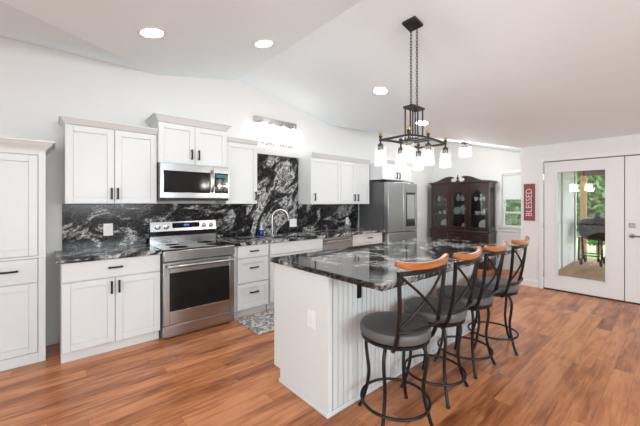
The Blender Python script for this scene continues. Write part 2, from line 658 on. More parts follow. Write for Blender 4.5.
E_ = 0.03
struct(MB().prism([(XL, 0), (XF + 0.1, 0), (XF + 0.1, 2.93 + E_), (3.8, zmain(3.8) + E_), (2, 3.09 + E_), (1.0, zmain(1) + E_), (XL, zmain(1) + E_)],
                  'y', YB, YB + 0.1).build('wall_back', 'wall', smooth=False))
# left wall with the opening of an added, unseen window
def wall_with_hole(mb, axis, a0, a1, u0, u1, top, holes):
    """boxes around rectangular holes; holes: (h0,h1,z0,z1) sorted along u"""
    def bx(p0, p1, z0, z1):
        if p1 - p0 < 1e-4 or z1 - z0 < 1e-4:
            return
        if axis == 'x':
            mb.box(a0, a1, p0, p1, z0, z1)
        else:
            mb.box(p0, p1, a0, a1, z0, z1)
    cur = u0
    for h0, h1, z0, z1 in holes:
        bx(cur, h0, 0, top)
        bx(h0, h1, 0, z0)
        bx(h0, h1, z1, top)
        cur = h1
    bx(cur, u1, 0, top)
    return mb
struct(wall_with_hole(MB(), 'x', XL - 0.1, XL, YF, YB, 2.95, [(-1.6, 1.0, 0.65, 2.25)]).build('wall_left', 'wall', smooth=False))
struct(wall_with_hole(MB(), 'y', YF - 0.1, YF, XL, XD + 0.15, 3.15, [(-2.6, -0.1, 0.6, 2.3), (0.3, 2.7, 1.36, 2.36)]).build('wall_front', 'wall', smooth=False))
# patio door wall: opening for the double door
DY0, DY1, DZ = -0.425, 1.465, 2.045
struct(wall_with_hole(MB(), 'x', XD, XD + 0.15, YF, YN, zmain(XD) + 0.02, [(DY0, DY1, 0.0, DZ)]).build('wall_right', 'wall', smooth=False))
# wall running out from the corner: nook inside, lap siding on the porch side
def nook_wall():
    mb = MB()
    mb.box(XD + 0.15, XF + 0.1, YN - 0.085, YN, -0.05, 2.33)
    return mb.build('wall_nook', 'wall', smooth=False)
struct(nook_wall())
# far wall of the nook with window
WY0, WY1, WZ0, WZ1 = 1.87, 2.475, 0.885, 1.99
struct(wall_with_hole(MB(), 'x', XF, XF + 0.1, YN, YB, 2.99, [(WY0, WY1, WZ0, WZ1)]).build('wall_far', 'wall', smooth=False))

# baseboards
BH = 0.105
struct(MB().box(XD - 0.015, XD - 0.001, DY1 + 0.075, YN, 0, BH).build('baseboard_right', 'trim', bevel=0.003))
struct(MB().box(XD - 0.015, XD - 0.001, YF, DY0 - 0.075, 0, BH).build('baseboard_front_right', 'trim', bevel=0.003))
struct(MB().box(XF - 0.015, XF - 0.001, YN, YB, 0, BH).build('baseboard_far', 'trim', bevel=0.003))
struct(MB().box(-0.012, 0.078, YB - 0.015, YB - 0.001, 0, BH).build('baseboard_gap', 'trim', bevel=0.003))
struct(MB().box(5.45, XF - 0.02, YB - 0.015, YB - 0.001, 0, BH).build('baseboard_back', 'trim', bevel=0.003))
# door casing
tr = MB()
tr.box(XD - 0.018, XD - 0.001, DY1 + 0.002, DY1 + 0.062, 0, DZ + 0.06)
tr.box(XD - 0.018, XD - 0.001, DY0 - 0.062, DY0 - 0.002, 0, DZ + 0.06)
tr.box(XD - 0.018, XD - 0.001, DY0 - 0.002, DY1 + 0.002, DZ + 0.002, DZ + 0.06)
struct(tr.build('trim_1', 'trim', bevel=0.003))
# threshold
struct(MB().box(XD + 0.002, XD + 0.148, DY0 + 0.003, DY1 - 0.003, 0.0, 0.02).build('trim_2', 'bronze', bevel=0.003))

# dark weatherstrip behind the gaps of the double door
ws = MB()
ws.box(XD + 0.060, XD + 0.075, DY1 - 0.03, DY1 - 0.0005, 0.021, DZ - 0.001)
ws.box(XD + 0.060, XD + 0.075, DY0 + 0.0005, DY0 + 0.03, 0.021, DZ - 0.001)
ws.box(XD + 0.060, XD + 0.075, DY0 + 0.03, DY1 - 0.03, DZ - 0.035, DZ - 0.001)
ws.box(XD + 0.060, XD + 0.075, 0.495, 0.55, 0.021, DZ - 0.035)
struct(ws.build('trim_4', 'rubber', smooth=False))
# made-up windows out of view, sited to suit the fill lamps
def added_window(name, axis, a, u0, u1, z0, z1, n):
    root = structroot(name, (a if axis == 'x' else (u0 + u1) / 2, (u0 + u1) / 2 if axis == 'x' else a, z0))
    mb = MB()
    def bx(p0, p1, q0, q1):
        if axis == 'x':
            mb.box(a - 0.08, a - 0.02, p0, p1, q0, q1)
        else:
            mb.box(p0, p1, a - 0.08, a - 0.02, q0, q1)
    w = 0.05
    bx(u0, u0 + w, z0, z1); bx(u1 - w, u1, z0, z1)
    bx(u0 + w, u1 - w, z0, z0 + w); bx(u0 + w, u1 - w, z1 - w, z1)
    for i in range(1, n):
        c = u0 + (u1 - u0) * i / n
        bx(c - w / 2, c + w / 2, z0 + w, z1 - w)
    mb.build('window_frame', 'trim', root)
    g = MB()
    if axis == 'x':
        g.box(a - 0.052, a - 0.048, u0 + w, u1 - w, z0 + w, z1 - w)
    else:
        g.box(u0 + w, u1 - w, a - 0.052, a - 0.048, z0 + w, z1 - w)
    g.build('pane', 'glass', root)
added_window('added_window_2', 'y', YF, -2.6, -0.1, 0.6, 2.3, 3)
added_window('added_window_4', 'y', YF, 0.3, 2.7, 1.36, 2.36, 2)  # made up; set high to stay out of the appliance reflections
added_window('added_window_3', 'x', XL, -1.6, 1.0, 0.65, 2.25, 2)

# nook window: frame, two sashes, roller shade, blind, sill
w1 = structroot('window_1', (XF, (WY0 + WY1) / 2, WZ0))
mb = MB()
t = 0.03
mb.box(XF + 0.02, XF + 0.09, WY0 + .001, WY0 + t, WZ0 + .001, WZ1 - .001)
mb.box(XF + 0.02, XF + 0.09, WY1 - t, WY1 - .001, WZ0 + .001, WZ1 - .001)
mb.box(XF + 0.02, XF + 0.09, WY0 + t, WY1 - t, WZ0 + .001, WZ0 + t)
mb.box(XF + 0.02, XF + 0.09, WY0 + t, WY1 - t, WZ1 - t, WZ1 - .001)
mb.box(XF + 0.03, XF + 0.07, WY0 + t, WY1 - t, 1.165, 1.20)
mb.build('window_frame', 'trim', w1, bevel=0.003)
MB().box(XF + 0.05, XF + 0.055, WY0 + t, WY1 - t, WZ0 + t, WZ1 - t).build('pane', 'glass', w1)
mb = MB()
mb.bm.faces.new([mb.bm.verts.new(p) for p in ((XF + 0.010, WY0 + 0.012, 1.465), (XF + 0.010, WY1 - 0.012, 1.465), (XF + 0.010, WY1 - 0.012, WZ1 - 0.03), (XF + 0.010, WY0 + 0.012, WZ1 - 0.03))])
mb.build('roller_shade', 'shade', w1)
MB().box(XF + 0.006, XF + 0.014, WY0 + 0.012, WY1 - 0.012, 1.450, 1.4645).build('hem_bar', 'trim', w1)
MB().tube([(XF + 0.012, WY0 + 0.01, WZ1 - 0.022), (XF + 0.012, WY1 - 0.01, WZ1 - 0.022)], 0.018, 10).build('shade_roll', 'trim', w1)
mb = MB()
z = WZ0 + 0.035
while z < 1.455:
    mb.box(XF + 0.060, XF + 0.082, WY0 + 0.035, WY1 - 0.035, z, z + 0.004)
    z += 0.026
mb.build('blind', 'blind', w1, smooth=False)
MB().box(XF - 0.035, XF + 0.02, WY0 - 0.06, WY1 + 0.06, WZ0 - 0.028, WZ0 - 0.001).build('window_sill', 'trim', w1, bevel=0.004)
mb = MB()
mb.box(XF - 0.014, XF - 0.001, WY1 + 0.001, WY1 + 0.06, WZ0, WZ1 + 0.06)
mb.box(XF - 0.014, XF - 0.001, WY0 - 0.06, WY0 - 0.001, WZ0, WZ1 + 0.06)
mb.box(XF - 0.014, XF - 0.001, WY0 - 0.001, WY1 + 0.001, WZ1 + 0.001, WZ1 + 0.06)
mb.box(XF - 0.014, XF - 0.001, WY0 - 0.06, WY1 + 0.06, WZ0 - 0.10, WZ0 - 0.03)
mb.build('window_casing', 'trim', w1, bevel=0.003)

# patio doors (left leaf hinged at the corner side, right leaf with the lever)
def patio_door(name, y0, y1, gy0, gy1, hinges, lever):
    root = structroot(name, (XD + 0.03, (y0 + y1) / 2, 0.022))
    x0, x1 = XD + 0.012, XD + 0.056
    mb = MB()
    mb.box(x0, x1, y0, gy0, 0.022, DZ - 0.012)
    mb.box(x0, x1, gy1, y1, 0.022, DZ - 0.012)
    mb.box(x0, x1, gy0, gy1, 0.022, 0.235)
    mb.box(x0, x1, gy0, gy1, 1.872, DZ - 0.012)
    mb.build('door_panel', 'trim', root)
    mb = MB()
    w = 0.022
    for xa, xb in ((x0 - 0.010, x0 - 0.0005), (x1 + 0.0005, x1 + 0.010)):
        mb.box(xa, xb, gy0 - w, gy0 + 0.006, 0.235 - w, 1.872 + w)
        mb.box(xa, xb, gy1 - 0.006, gy1 + w, 0.235 - w, 1.872 + w)
        mb.box(xa, xb, gy0 + 0.006, gy1 - 0.006, 0.235 - w, 0.241)
        mb.box(xa, xb, gy0 + 0.006, gy1 - 0.006, 1.866, 1.872 + w)
    mb.build('glazing_bead', 'trim', root, bevel=0.004)
    MB().box(x0 + 0.019, x0 + 0.025, gy0 + 0.001, gy1 - 0.001, 0.236, 1.871).build('pane', 'glass', root, smooth=False)
    if hinges:
        for hz in (0.24, 1.02, 1.80):
            MB().tube([(XD - 0.004, y1 + 0.006, hz - 0.045), (XD - 0.004, y1 + 0.006, hz + 0.045)], 0.009, 10).build('hinge', 'chrome', root)
    if lever:
        yk = y1 - 0.07
        MB().box(x0 - 0.016, x0 - 0.0005, yk - 0.032, yk + 0.032, 1.045, 1.105).build('deadbolt', 'pewter', root, bevel=0.006)
        lv = MB()
        lv.lathe([(0.030, 0), (0.030, 0.008), (0.012, 0.012), (0.012, 0.045), (0.0, 0.047)], (0, 0, 0), 20, 'x', close=True)
        lv.xform(Matrix.Translation((x0 - 0.0005, yk, 0.93)) @ Matrix.Scale(-1, 4, (1, 0, 0)))
        lv.tube([(x0 - 0.042, yk, 0.93), (x0 - 0.044, yk - 0.04, 0.932), (x0 - 0.040, yk - 0.115, 0.928)], [0.011, 0.010, 0.008], 10)
        lv.build('door_handle', 'pewter', root)
    return root
patio_door('door_1', 0.527, 1.458, 0.718, 1.288, True, False)
patio_door('door_2', -0.418, 0.518, -0.248, 0.322, False, True)

# ------------------------------------------------------------------ cabinets
def shaker(mb, x0, x1, z0, z1, y, stile=0.058):
    mb.box(x0, x0 + stile, y, y + 0.02, z0, z1)
    mb.box(x1 - stile, x1, y, y + 0.02, z0, z1)
    mb.box(x0 + stile, x1 - stile, y, y + 0.02, z0, z0 + stile)
    mb.box(x0 + stile, x1 - stile, y, y + 0.02, z1 - stile, z1)
    mb.box(x0 + stile, x1 - stile, y + 0.009, y + 0.02, z0 + stile, z1 - stile)
    return mb

def pull(x, z, y, vert, parent, L=0.115):
    mb = MB()
    h = L / 2
    if vert:
        mb.box(x - 0.008, x + 0.008, y - 0.035, y - 0.022, z - h, z + h)
        mb.box(x - 0.007, x + 0.007, y - 0.024, y - 0.0005, z - h + 0.004, z - h + 0.018)
        mb.box(x - 0.007, x + 0.007, y - 0.024, y - 0.0005, z + h - 0.018, z + h - 0.004)
    else:
        mb.box(x - h, x + h, y - 0.035, y - 0.022, z - 0.008, z + 0.008)
        mb.box(x - h + 0.004, x - h + 0.018, y - 0.024, y - 0.0005, z - 0.007, z + 0.007)
        mb.box(x + h - 0.018, x + h - 0.004, y - 0.024, y - 0.0005, z - 0.007, z + 0.007)
    o = mb.build('handle', 'black', parent, bevel=0.002)
    return o

def front(kind, x0, x1, z0, z1, y, root, style, hpos, gap=0.0025):
    """kind 'door' or 'drawer'; style 'shaker' or 'slab'; hpos (x,z,vertical) or None"""
    mb = MB()
    if style == 'shaker':
        shaker(mb, x0 + gap, x1 - gap, z0 + gap, z1 - gap, y)
    else:
        mb.box(x0 + gap, x1 - gap, y, y + 0.02, z0 + gap, z1 - gap)
    o = mb.build(kind, 'cab', root, bevel=0.002, segs=1)
    if hpos:
        pull(hpos[0], hpos[1], y, hpos[2], o)
    return o

def crown_poly(y, z, h=0.075, d=0.05):
    # profile in (y,z) for a moulding that leans out towards -Y
    return [(y + 0.03, z), (y, z), (y - 0.008, z + h * 0.2), (y - d * 0.55, z + h * 0.55), (y - d * 0.75, z + h * 0.8), (y - d, z + h * 0.82), (y - d, z + h), (y + 0.03, z + h)]

def crown(x0, x1, y, yb, z, root, left=True, right=True, h=0.075, d=0.05):
    """mitred crown around the front and exposed ends"""
    prof = [(0, 0), (0.008, h * 0.2), (d * 0.55, h * 0.55), (d * 0.75, h * 0.8), (d, h * 0.82), (d, h), (-0.03, h), (-0.03, 0)]
    mb = MB()
    bm = mb.bm
    path = []
    if left:
        path.append(('L', x0, yb))
    path += [('FL', x0, y), ('FR', x1, y)]
    if right:
        path.append(('R', x1, yb))
    rings = []
    for k, px, py in path:
        ring = []
        for o, z_ in prof:
            dx = dy = 0.0
            if k == 'L':
                dx = -o
            elif k == 'R':
                dx = o
            elif k == 'FL':
                dy = -o
                dx = -o if left else 0.0
            elif k == 'FR':
                dy = -o
                dx = o if right else 0.0
            ring.append(bm.verts.new((px + dx, py + dy, z + z_)))
        rings.append(ring)
    n = len(prof)
    for a, b in zip(rings[:-1], rings[1:]):
        for i in range(n):
            bm.faces.new((a[i], a[(i + 1) % n], b[(i + 1) % n], b[i]))
    bm.faces.new(rings[0]); bm.faces.new(list(reversed(rings[-1])))
    return mb.build('crown_moulding', 'cab', root, smooth=False)

YBK = YB - 0.002
YFB = 3.435      # face of base cabinet doors
YUP = 3.72       # face of upper doors
def base_cabinet(label, x0, x1, fronts, hollow=False):
    root = thing('base_cabinet', label, 'cabinet', ((x0 + x1) / 2, (YFB + YBK) / 2, 0), 'base cabinets along the kitchen wall')
    a, b, y = x0 + 0.002, x1 - 0.002, YFB + 0.0215
    mb = MB()
    if hollow:                      # open-topped carcass that takes the sink bowl
        mb.box(a, a + 0.018, y, YBK, 0.10, 0.874).box(b - 0.018, b, y, YBK, 0.10, 0.874)
        mb.box(a + 0.018, b - 0.018, y, y + 0.018, 0.10, 0.874).box(a + 0.018, b - 0.018, YBK - 0.012, YBK, 0.10, 0.874)
        mb.box(a + 0.018, b - 0.018, y + 0.018, YBK - 0.012, 0.10, 0.118)
    else:
        mb.box(a, b, y, YBK, 0.10, 0.874)
    mb.build('body', 'cab', root)
    mb = MB()
    mb.box(x0 + 0.002, x1 - 0.002, YFB + 0.07, YBK - 0.01, 0.0005, 0.0995)
    mb.build('toe_kick', 'cab', root)
    for f in fronts:
        front(*f[:5], YFB, root, f[5], f[6])
    return root

base_cabinet('white base cabinet left of the range, one wide drawer over two doors', 0.085, 0.860, [
    ('drawer', 0.088, 0.857, 0.705, 0.872, 'slab', (0.4725, 0.795, False)),
    ('door', 0.088, 0.4725, 0.105, 0.700, 'shaker', (0.443, 0.615, True)),
    ('door', 0.4725, 0.857, 0.105, 0.700, 'shaker', (0.502, 0.615, True))])
base_cabinet('narrow white three-drawer base cabinet right of the range', 1.640, 2.125, [
    ('drawer', 1.690, 2.120, 0.72, 0.872, 'slab', (1.905, 0.800, False)),
    ('drawer', 1.690, 2.120, 0.42, 0.715, 'shaker', (1.905, 0.600, False)),
    ('drawer', 1.690, 2.120, 0.105, 0.415, 'shaker', (1.905, 0.300, False))])
base_cabinet('white sink base cabinet with a blank panel under the faucet', 2.135, 3.040, [
    ('drawer', 2.140, 3.035, 0.72, 0.872, 'slab', None),
    ('door', 2.140, 2.5875, 0.105, 0.715, 'shaker', (2.555, 0.62, True)),
    ('door', 2.5875, 3.035, 0.105, 0.715, 'shaker', (2.620, 0.62, True))], True)
base_cabinet('white base cabinet between the dishwasher and the refrigerator', 3.670, 4.440, [
    ('drawer', 3.675, 4.425, 0.72, 0.872, 'slab', (4.08, 0.800, False)),
    ('door', 3.675, 4.05, 0.105, 0.715, 'shaker', (4.015, 0.62, True)),
    ('door', 4.05, 4.425, 0.105, 0.715, 'shaker', (4.085, 0.62, True))])

def upper_cabinet(label, x0, x1, yf, z0, z1, doors, cr=None, stile=0.058):
    root = thing('upper_cabinet', label, 'cabinet', ((x0 + x1) / 2, (yf + YBK) / 2, z0), 'upper cabinets on the kitchen wall')
    MB().box(x0, x1, yf + 0.0215, YBK, z0, z1).build('body', 'cab', root)
    for d in doors:
        front('door', d[0], d[1], z0 + 0.001, z1 - 0.012, yf, root, 'shaker', d[2])
    if cr:
        crown(x0, x1, yf, YBK, z1 - 0.008, root, *cr)
    return root

upper_cabinet('white two-door upper cabinet on the left above the left counter', 0.120, 0.893, YUP, 1.378, 2.13, [
    (0.120, 0.5065, (0.480, 1.478, True)), (0.5065, 0.893, (0.533, 1.478, True))], (True, False, 0.058, 0.042))
upper_cabinet('short raised white two-door upper cabinet above the microwave', 0.897, 1.672, YUP - 0.04, 1.822, 2.275, [
    (0.897, 1.2845, (1.245, 1.935, True)), (1.2845, 1.672, (1.325, 1.935, True))], (True, True))
upper_cabinet('single-door white upper cabinet right of the microwave', 1.677, 2.120, YUP, 1.372, 2.165, [
    (1.677, 2.120, (2.085, 1.475, True))], (False, False, 0.055, 0.035))
upper_cabinet('long white three-door upper cabinet left of the refrigerator', 3.040, 4.415, YUP, 1.362, 2.095, [
    (3.040, 3.690, (3.115, 1.475, True)), (3.690, 4.052, (4.010, 1.475, True)), (4.052, 4.415, (4.095, 1.475, True))], (False, False))
upper_cabinet('short white cabinet over the refrigerator', 4.445, 5.330, 3.45, 1.800, 2.095, [
    (4.445, 4.890, (4.850, 1.885, True)), (4.890, 5.330, (4.935, 1.885, True))], (False, True))

# tall pantry at the left edge
px0, px1, pyf = -0.47, -0.013, 3.68
pr = thing('pantry_cabinet', 'tall white pantry cabinet at the left edge of the kitchen', 'cabinet', ((px0 + px1) / 2, 3.86, 0))
mb = MB()
mb.box(px0, px1, pyf + 0.004, YBK, 0.0005, 1.842)
mb.build('body', 'cab', pr)
mb = MB()
mb.box(px1 - 0.048, px1, pyf - 0.016, pyf + 0.0035, 0.001, 1.842)
mb.box(px0, px0 + 0.03, pyf - 0.016, pyf + 0.0035, 0.001, 1.842)
mb.box(px0 + 0.03, px1 - 0.048, pyf - 0.016, pyf + 0.0035, 1.802, 1.842)
mb.box(px0 + 0.03, px1 - 0.048, pyf - 0.016, pyf + 0.0035, 0.001, 0.09)
mb.box(px0 - 0.004, px1 + 0.004, pyf - 0.022, pyf + 0.0035, 0.908, 0.926)
mb.build('face_frame', 'cab', pr, bevel=0.002, segs=1)
front('door', px0 + 0.03, px1 - 0.05, 0.928, 1.800, pyf - 0.018, pr, 'shaker', None)
front('drawer', px0 + 0.03, px1 - 0.05, 0.700, 0.906, pyf - 0.018, pr, 'slab', (-0.243, 0.812, False))
front('door', px0 + 0.03, px1 - 0.05, 0.092, 0.696, pyf - 0.018, pr, 'shaker', None)
crown(px0, px1, pyf - 0.016, YBK, 1.836, pr, False, True, 0.09, 0.065)

# ------------------------------------------------------------------ countertops and backsplash
def chiselled(poly, z0, z1, name, m, org, jit=0.004, step=0.03):
    """slab with a rough rock edge: polygon (x,y) counter-clockwise"""
    rnd = random.Random(11)
    pts = []
    n = len(poly)
    for i in range(n):
        a, b = Vector(poly[i]), Vector(poly[(i + 1) % n])
        k = max(1, int((b - a).length / step))
        for j in range(k):
            pts.append((a + (b - a) * (j / k), (b - a).normalized()))
    mb = MB()
    bm = mb.bm
    rings = []
    levels = [(z0, 0.004), (z0 + (z1 - z0) * 0.35, 0.0), (z0 + (z1 - z0) * 0.75, 0.001), (z1, 0.007)]
    for zi, inset in levels:
        ring = []
        for p, d in pts:
            nrm = Vector((d.y, -d.x))
            q = p - nrm * (inset + rnd.uniform(0, jit))
            ring.append(bm.verts.new((q.x, q.y, zi)))
        rings.append(ring)
    N = len(pts)
    for a, b in zip(rings[:-1], rings[1:]):
        for k in range(N):
            bm.faces.new((a[k], a[(k + 1) % N], b[(k + 1) % N], b[k]))
    bm.faces.new(list(reversed(rings[0])))
    bm.faces.new(rings[-1])
    return mb.build(name, m, None, org=org, smooth=False)

ct = chiselled([(0.050, 3.400), (0.860, 3.400), (0.860, YBK), (0.050, YBK)], 0.8765, 0.914, 'countertop', 'granite_counter', (0.45, 3.7, 0.8765))
tag(ct, 'black granite countertop on the cabinet left of the range', 'countertop')
# right run, with the sink cut-out
mb = MB()
sx0, sx1, sy0, sy1 = 2.26, 2.92, 3.53, 3.89
mb.box(1.636, sx0, 3.400, YBK, 0.8765, 0.914)
mb.box(sx1, 4.455, 3.400, YBK, 0.8765, 0.914)
mb.box(sx0, sx1, 3.400, sy0, 0.8765, 0.914)
mb.box(sx0, sx1, sy1, YBK, 0.8765, 0.914)
bmesh.ops.remove_doubles(mb.bm, verts=mb.bm.verts, dist=0.0001)
tag(mb.build('countertop', 'granite_counter', None, org=(3.0, 3.7, 0.8765), smooth=False),
    'long black granite countertop from the range to the refrigerator, with the sink', 'countertop')

mb = MB().box(0.110, 2.118, YB - 0.022, YB - 0.002, 0.9155, 1.376)
bs = tag(mb.build('backsplash', 'granite', None, org=(1.1, YB - 0.01, 0.9155), smooth=False),
         'black granite backsplash with white veins behind the range', 'backsplash')
mb = MB().box(2.120, 3.036, YB - 0.022, YB - 0.002, 0.9155, 2.095)
tag(mb.build('backsplash', 'granite_slab', None, org=(2.6, YB - 0.01, 0.9155), smooth=False),
    'tall pale marbled granite slab behind the faucet, between the upper cabinets', 'backsplash')
mb = MB().box(3.038, 4.452, YB - 0.022, YB - 0.002, 0.9155, 1.358)
tag(mb.build('backsplash', 'granite', None, org=(3.4, YB - 0.01, 0.7), smooth=False),
    'black granite backsplash under the right upper cabinet beside the refrigerator', 'backsplash')

# sink and faucet
mb = MB()
zb, zt = 0.68, 0.8755
mb.box(sx0 - 0.012, sx0 - 0.001, sy0 - 0.012, sy1 + 0.012, zb, zt)
mb.box(sx1 + 0.001, sx1 + 0.012, sy0 - 0.012, sy1 + 0.012, zb, zt)
mb.box(sx0 - 0.001, sx1 + 0.001, sy0 - 0.012, sy0 - 0.001, zb, zt)
mb.box(sx0 - 0.001, sx1 + 0.001, sy1 + 0.001, sy1 + 0.012, zb, zt)
mb.box(sx0 - 0.012, sx1 + 0.012, sy0 - 0.012, sy1 + 0.012, zb - 0.01, zb)
mb_sink = mb
tag(mb_sink.build('sink', 'steel', None, org=(2.59, 3.71, 0.67), smooth=False),
    'undermount stainless sink let into the counter below the faucet', 'sink')

fx, fy_ = 2.50, 3.955
ft = thing('faucet', 'tall gooseneck pull-down faucet in satin nickel behind the sink', 'faucet', (fx, fy_, 0.9145))
MB().lathe([(0.028, 0.9145), (0.028, 0.922), (0.018, 0.935), (0.018, 1.0), (0.013, 1.005)], (fx, fy_, 0), 20).build('base', 'chrome', ft)
pts = [(fx, fy_, 1.0), (fx, fy_, 1.17)]
dx, dy = 0.105, -0.05
for i in range(1, 13):
    a = PI * i / 12 * 0.98
    q = (1 - math.cos(a))
    pts.append((fx + dx * q, fy_ + dy * q, 1.17 + 0.112 * math.sin(a)))
MB().tube(pts, 0.016, 12).build('spout', 'chrome', ft)
e = pts[-1]
MB().tube([e, (e[0] + 0.004, e[1] - 0.002, e[2] - 0.055)], [0.017, 0.016], 12).build('spray_head', 'chrome', ft)
MB().tube([(fx + 0.018, fy_ - 0.004, 0.965), (fx + 0.055, fy_ - 0.012, 0.985), (fx + 0.09, fy_ - 0.02, 1.02)], [0.008, 0.007, 0.006], 8).build('lever', 'chrome', ft)

sp = thing('soap_bottle', 'blue dish soap bottle with a pale pump beside the faucet', 'bottle', (2.31, 3.945, 0.9145))
MB().lathe([(0.036, 0.9145), (0.038, 0.92), (0.038, 0.985), (0.030, 1.0)], (2.31, 3.945, 0), 20).build('bottle_body', 'blue_soap', sp)
mb = MB()
mb.lathe([(0.029, 1.0005), (0.014, 1.03), (0.014, 1.07), (0.008, 1.075), (0.008, 1.10)], (2.31, 3.945, 0), 16)
mb.tube([(2.31, 3.945, 1.098), (2.31, 3.915, 1.098), (2.31, 3.900, 1.088)], 0.007, 8)
mb.build('pump', 'clear_plastic', sp)

def outlet(label, x, z, w, h, y=YB - 0.0225, kind='outlet', slots=True):
    o = thing('wall_outlet' if kind == 'outlet' else 'light_switch', label, kind, (x, y, z))
    MB().box(x - w / 2, x + w / 2, y - 0.006, y, z - h / 2, z + h / 2).build('cover_plate', 'plastic', o, bevel=0.002)
    mb = MB()
    n = 2 if w > 0.1 else 1
    for i in range(n):
        c = x + (i - (n - 1) / 2) * 0.046
        mb.box(c - 0.017, c + 0.017, y - 0.009, y - 0.0062, z - 0.034, z + 0.034)
    mb.build('socket' if kind == 'outlet' else 'rocker', 'trim', o, bevel=0.001)
outlet('white outlet plate on the black backsplash left of the range', 0.49, 1.10, 0.085, 0.13)
outlet('white double switch plate on the marbled slab right of the faucet', 2.93, 1.068, 0.135, 0.125, kind='switch')
outlet('white outlet plate under the long upper cabinet near the refrigerator', 4.15, 1.055, 0.075, 0.125)
outlet('small white switch on the bare wall between refrigerator and china cabinet', 6.62, 1.10, 0.075, 0.12, y=YB - 0.0005, kind='switch')

# ------------------------------------------------------------------ range
rx0, rx1, ryf, ryb = 0.868, 1.628, 3.385, 3.99
rg = thing('range', 'freestanding stainless steel electric range with a black glass cooktop', 'stove', ((rx0 + rx1) / 2, 3.7, 0))
MB().box(rx0, rx1, ryf + 0.035, ryb, 0.035, 0.895).build('body', 'steel_dark', rg)
for x in (rx0 + 0.05, rx1 - 0.05):
    for y in (ryf + 0.08, ryb - 0.06):
        MB().lathe([(0.018, 0.0), (0.018, 0.0345)], (x, y, 0), 12).build('foot', 'rubber', rg)
mb = MB()
mb.box(rx0, rx1, ryf - 0.012, ryf + 0.034, 0.792, 0.900)
mb.build('control_strip', 'steel', rg, bevel=0.008)
MB().box(rx0 - 0.003, rx1 + 0.003, ryf - 0.005, 3.905, 0.9005, 0.914).build('cooktop', 'black_glass', rg, bevel=0.003)
for x, y, r in ((1.06, 3.53, 0.10), (1.44, 3.53, 0.085), (1.06, 3.77, 0.075), (1.44, 3.77, 0.10)):
    MB().lathe([(r, 0.9142), (r, 0.9145), (r - 0.003, 0.9145), (r - 0.003, 0.9142)], (x, y, 0), 40).build('burner_ring', 'panel_grey', rg)
# backguard: lower riser, black band and tilted control panel
MB().box(rx0, rx1, 3.915, ryb, 0.9145, 1.000).build('back_riser', 'steel', rg)
MB().prism([(3.922, 1.001), (3.985, 1.001), (3.985, 1.052), (3.922, 1.052)], 'x', rx0, rx1).build('vent_band', 'black_glass', rg)
MB().prism([(3.905, 1.053), (3.985, 1.053), (3.985, 1.168), (3.925, 1.168)], 'x', rx0, rx1).build('backguard', 'steel', rg, bevel=0.004)
def onpanel(z):
    return 3.905 + (z - 1.053) / 0.115 * 0.02
cp = MB().box(1.105, 1.42, onpanel(1.112) - 0.004, onpanel(1.112) + 0.006, 1.075, 1.150).build('display', 'black_glass', rg)
text('clock_digits', '10:45', 0.03, 'blue_digits', cp, Matrix.Translation(Vector((1.262, onpanel(1.112) - 0.006, 1.122)) - ORG[rg.name]) @ Matrix.Rotation(R(90), 4, 'X'))
for x in (0.945, 1.035, 1.475, 1.565):
    mb = MB()
    mb.lathe([(0.033, 0), (0.033, 0.006), (0.026, 0.008), (0.023, 0.028), (0.0, 0.030)], (0, 0, 0), 24, 'y', close=True)
    mb.xform(Matrix.Translation((x, onpanel(1.112) - 0.0005, 1.112)) @ Matrix.Scale(-1, 4, (0, 1, 0)))
    mb.build('knob', 'chrome', rg)
# oven door
od = MB()
wx0, wx1, wz0, wz1 = 0.930, 1.570, 0.283, 0.672
od.box(rx0 + 0.002, wx0, ryf, ryf + 0.034, 0.148, 0.782)
od.box(wx1, rx1 - 0.002, ryf, ryf + 0.034, 0.148, 0.782)
od.box(wx0, wx1, ryf, ryf + 0.034, 0.148, wz0)
od.box(wx0, wx1, ryf, ryf + 0.034, wz1, 0.782)
od = od.build('oven_door', 'steel', rg, bevel=0.003)
MB().box(wx0 + 0.001, wx1 - 0.001, ryf + 0.002, ryf + 0.030, wz0 + 0.001, wz1 - 0.001).build('window', 'oven_glass', od)
mb = MB()
mb.tube([(rx0 + 0.03, ryf - 0.045, 0.742), (rx1 - 0.03, ryf - 0.045, 0.742)], 0.016, 14)
mb.box(rx0 + 0.04, rx0 + 0.07, ryf - 0.045, ryf - 0.0005, 0.730, 0.754)
mb.box(rx1 - 0.07, rx1 - 0.04, ryf - 0.045, ryf - 0.0005, 0.730, 0.754)
mb.build('handle', 'steel', od, bevel=0.002)
MB().box(rx0 + 0.002, rx1 - 0.002, ryf, ryf + 0.034, 0.030, 0.142).build('drawer', 'steel', rg, bevel=0.003)

# ------------------------------------------------------------------ microwave
mx0, mx1, myf = 0.900, 1.668, 3.615
mw = thing('microwave', 'stainless over-the-range microwave with a black window above the stove', 'microwave', (1.28, 3.83, 1.41))
MB().box(mx0, mx1, myf + 0.036, YBK - 0.003, 1.412, 1.820).build('body', 'steel_dark', mw)
md_ = MB()
md_.box(mx0, 0.935, myf, myf + 0.035, 1.440, 1.818)
md_.box(1.435, 1.478, myf, myf + 0.035, 1.440, 1.818)
md_.box(0.935, 1.435, myf, myf + 0.035, 1.440, 1.500)
md_.box(0.935, 1.435, myf, myf + 0.035, 1.735, 1.818)
mdo = md_.build('door', 'steel', mw, bevel=0.002)
MB().box(0.936, 1.434, myf + 0.001, myf + 0.030, 1.501, 1.734).build('window', 'oven_glass', mdo)
mb = MB()
mb.tube([(1.457, myf - 0.0005, 1.515), (1.457, myf - 0.03, 1.53), (1.457, myf - 0.045, 1.58), (1.457, myf - 0.048, 1.63), (1.457, myf - 0.045, 1.70), (1.457, myf - 0.03, 1.75), (1.457, myf - 0.0005, 1.765)], 0.013, 12)
mb.build('handle', 'chrome', mdo)
mb = MB()
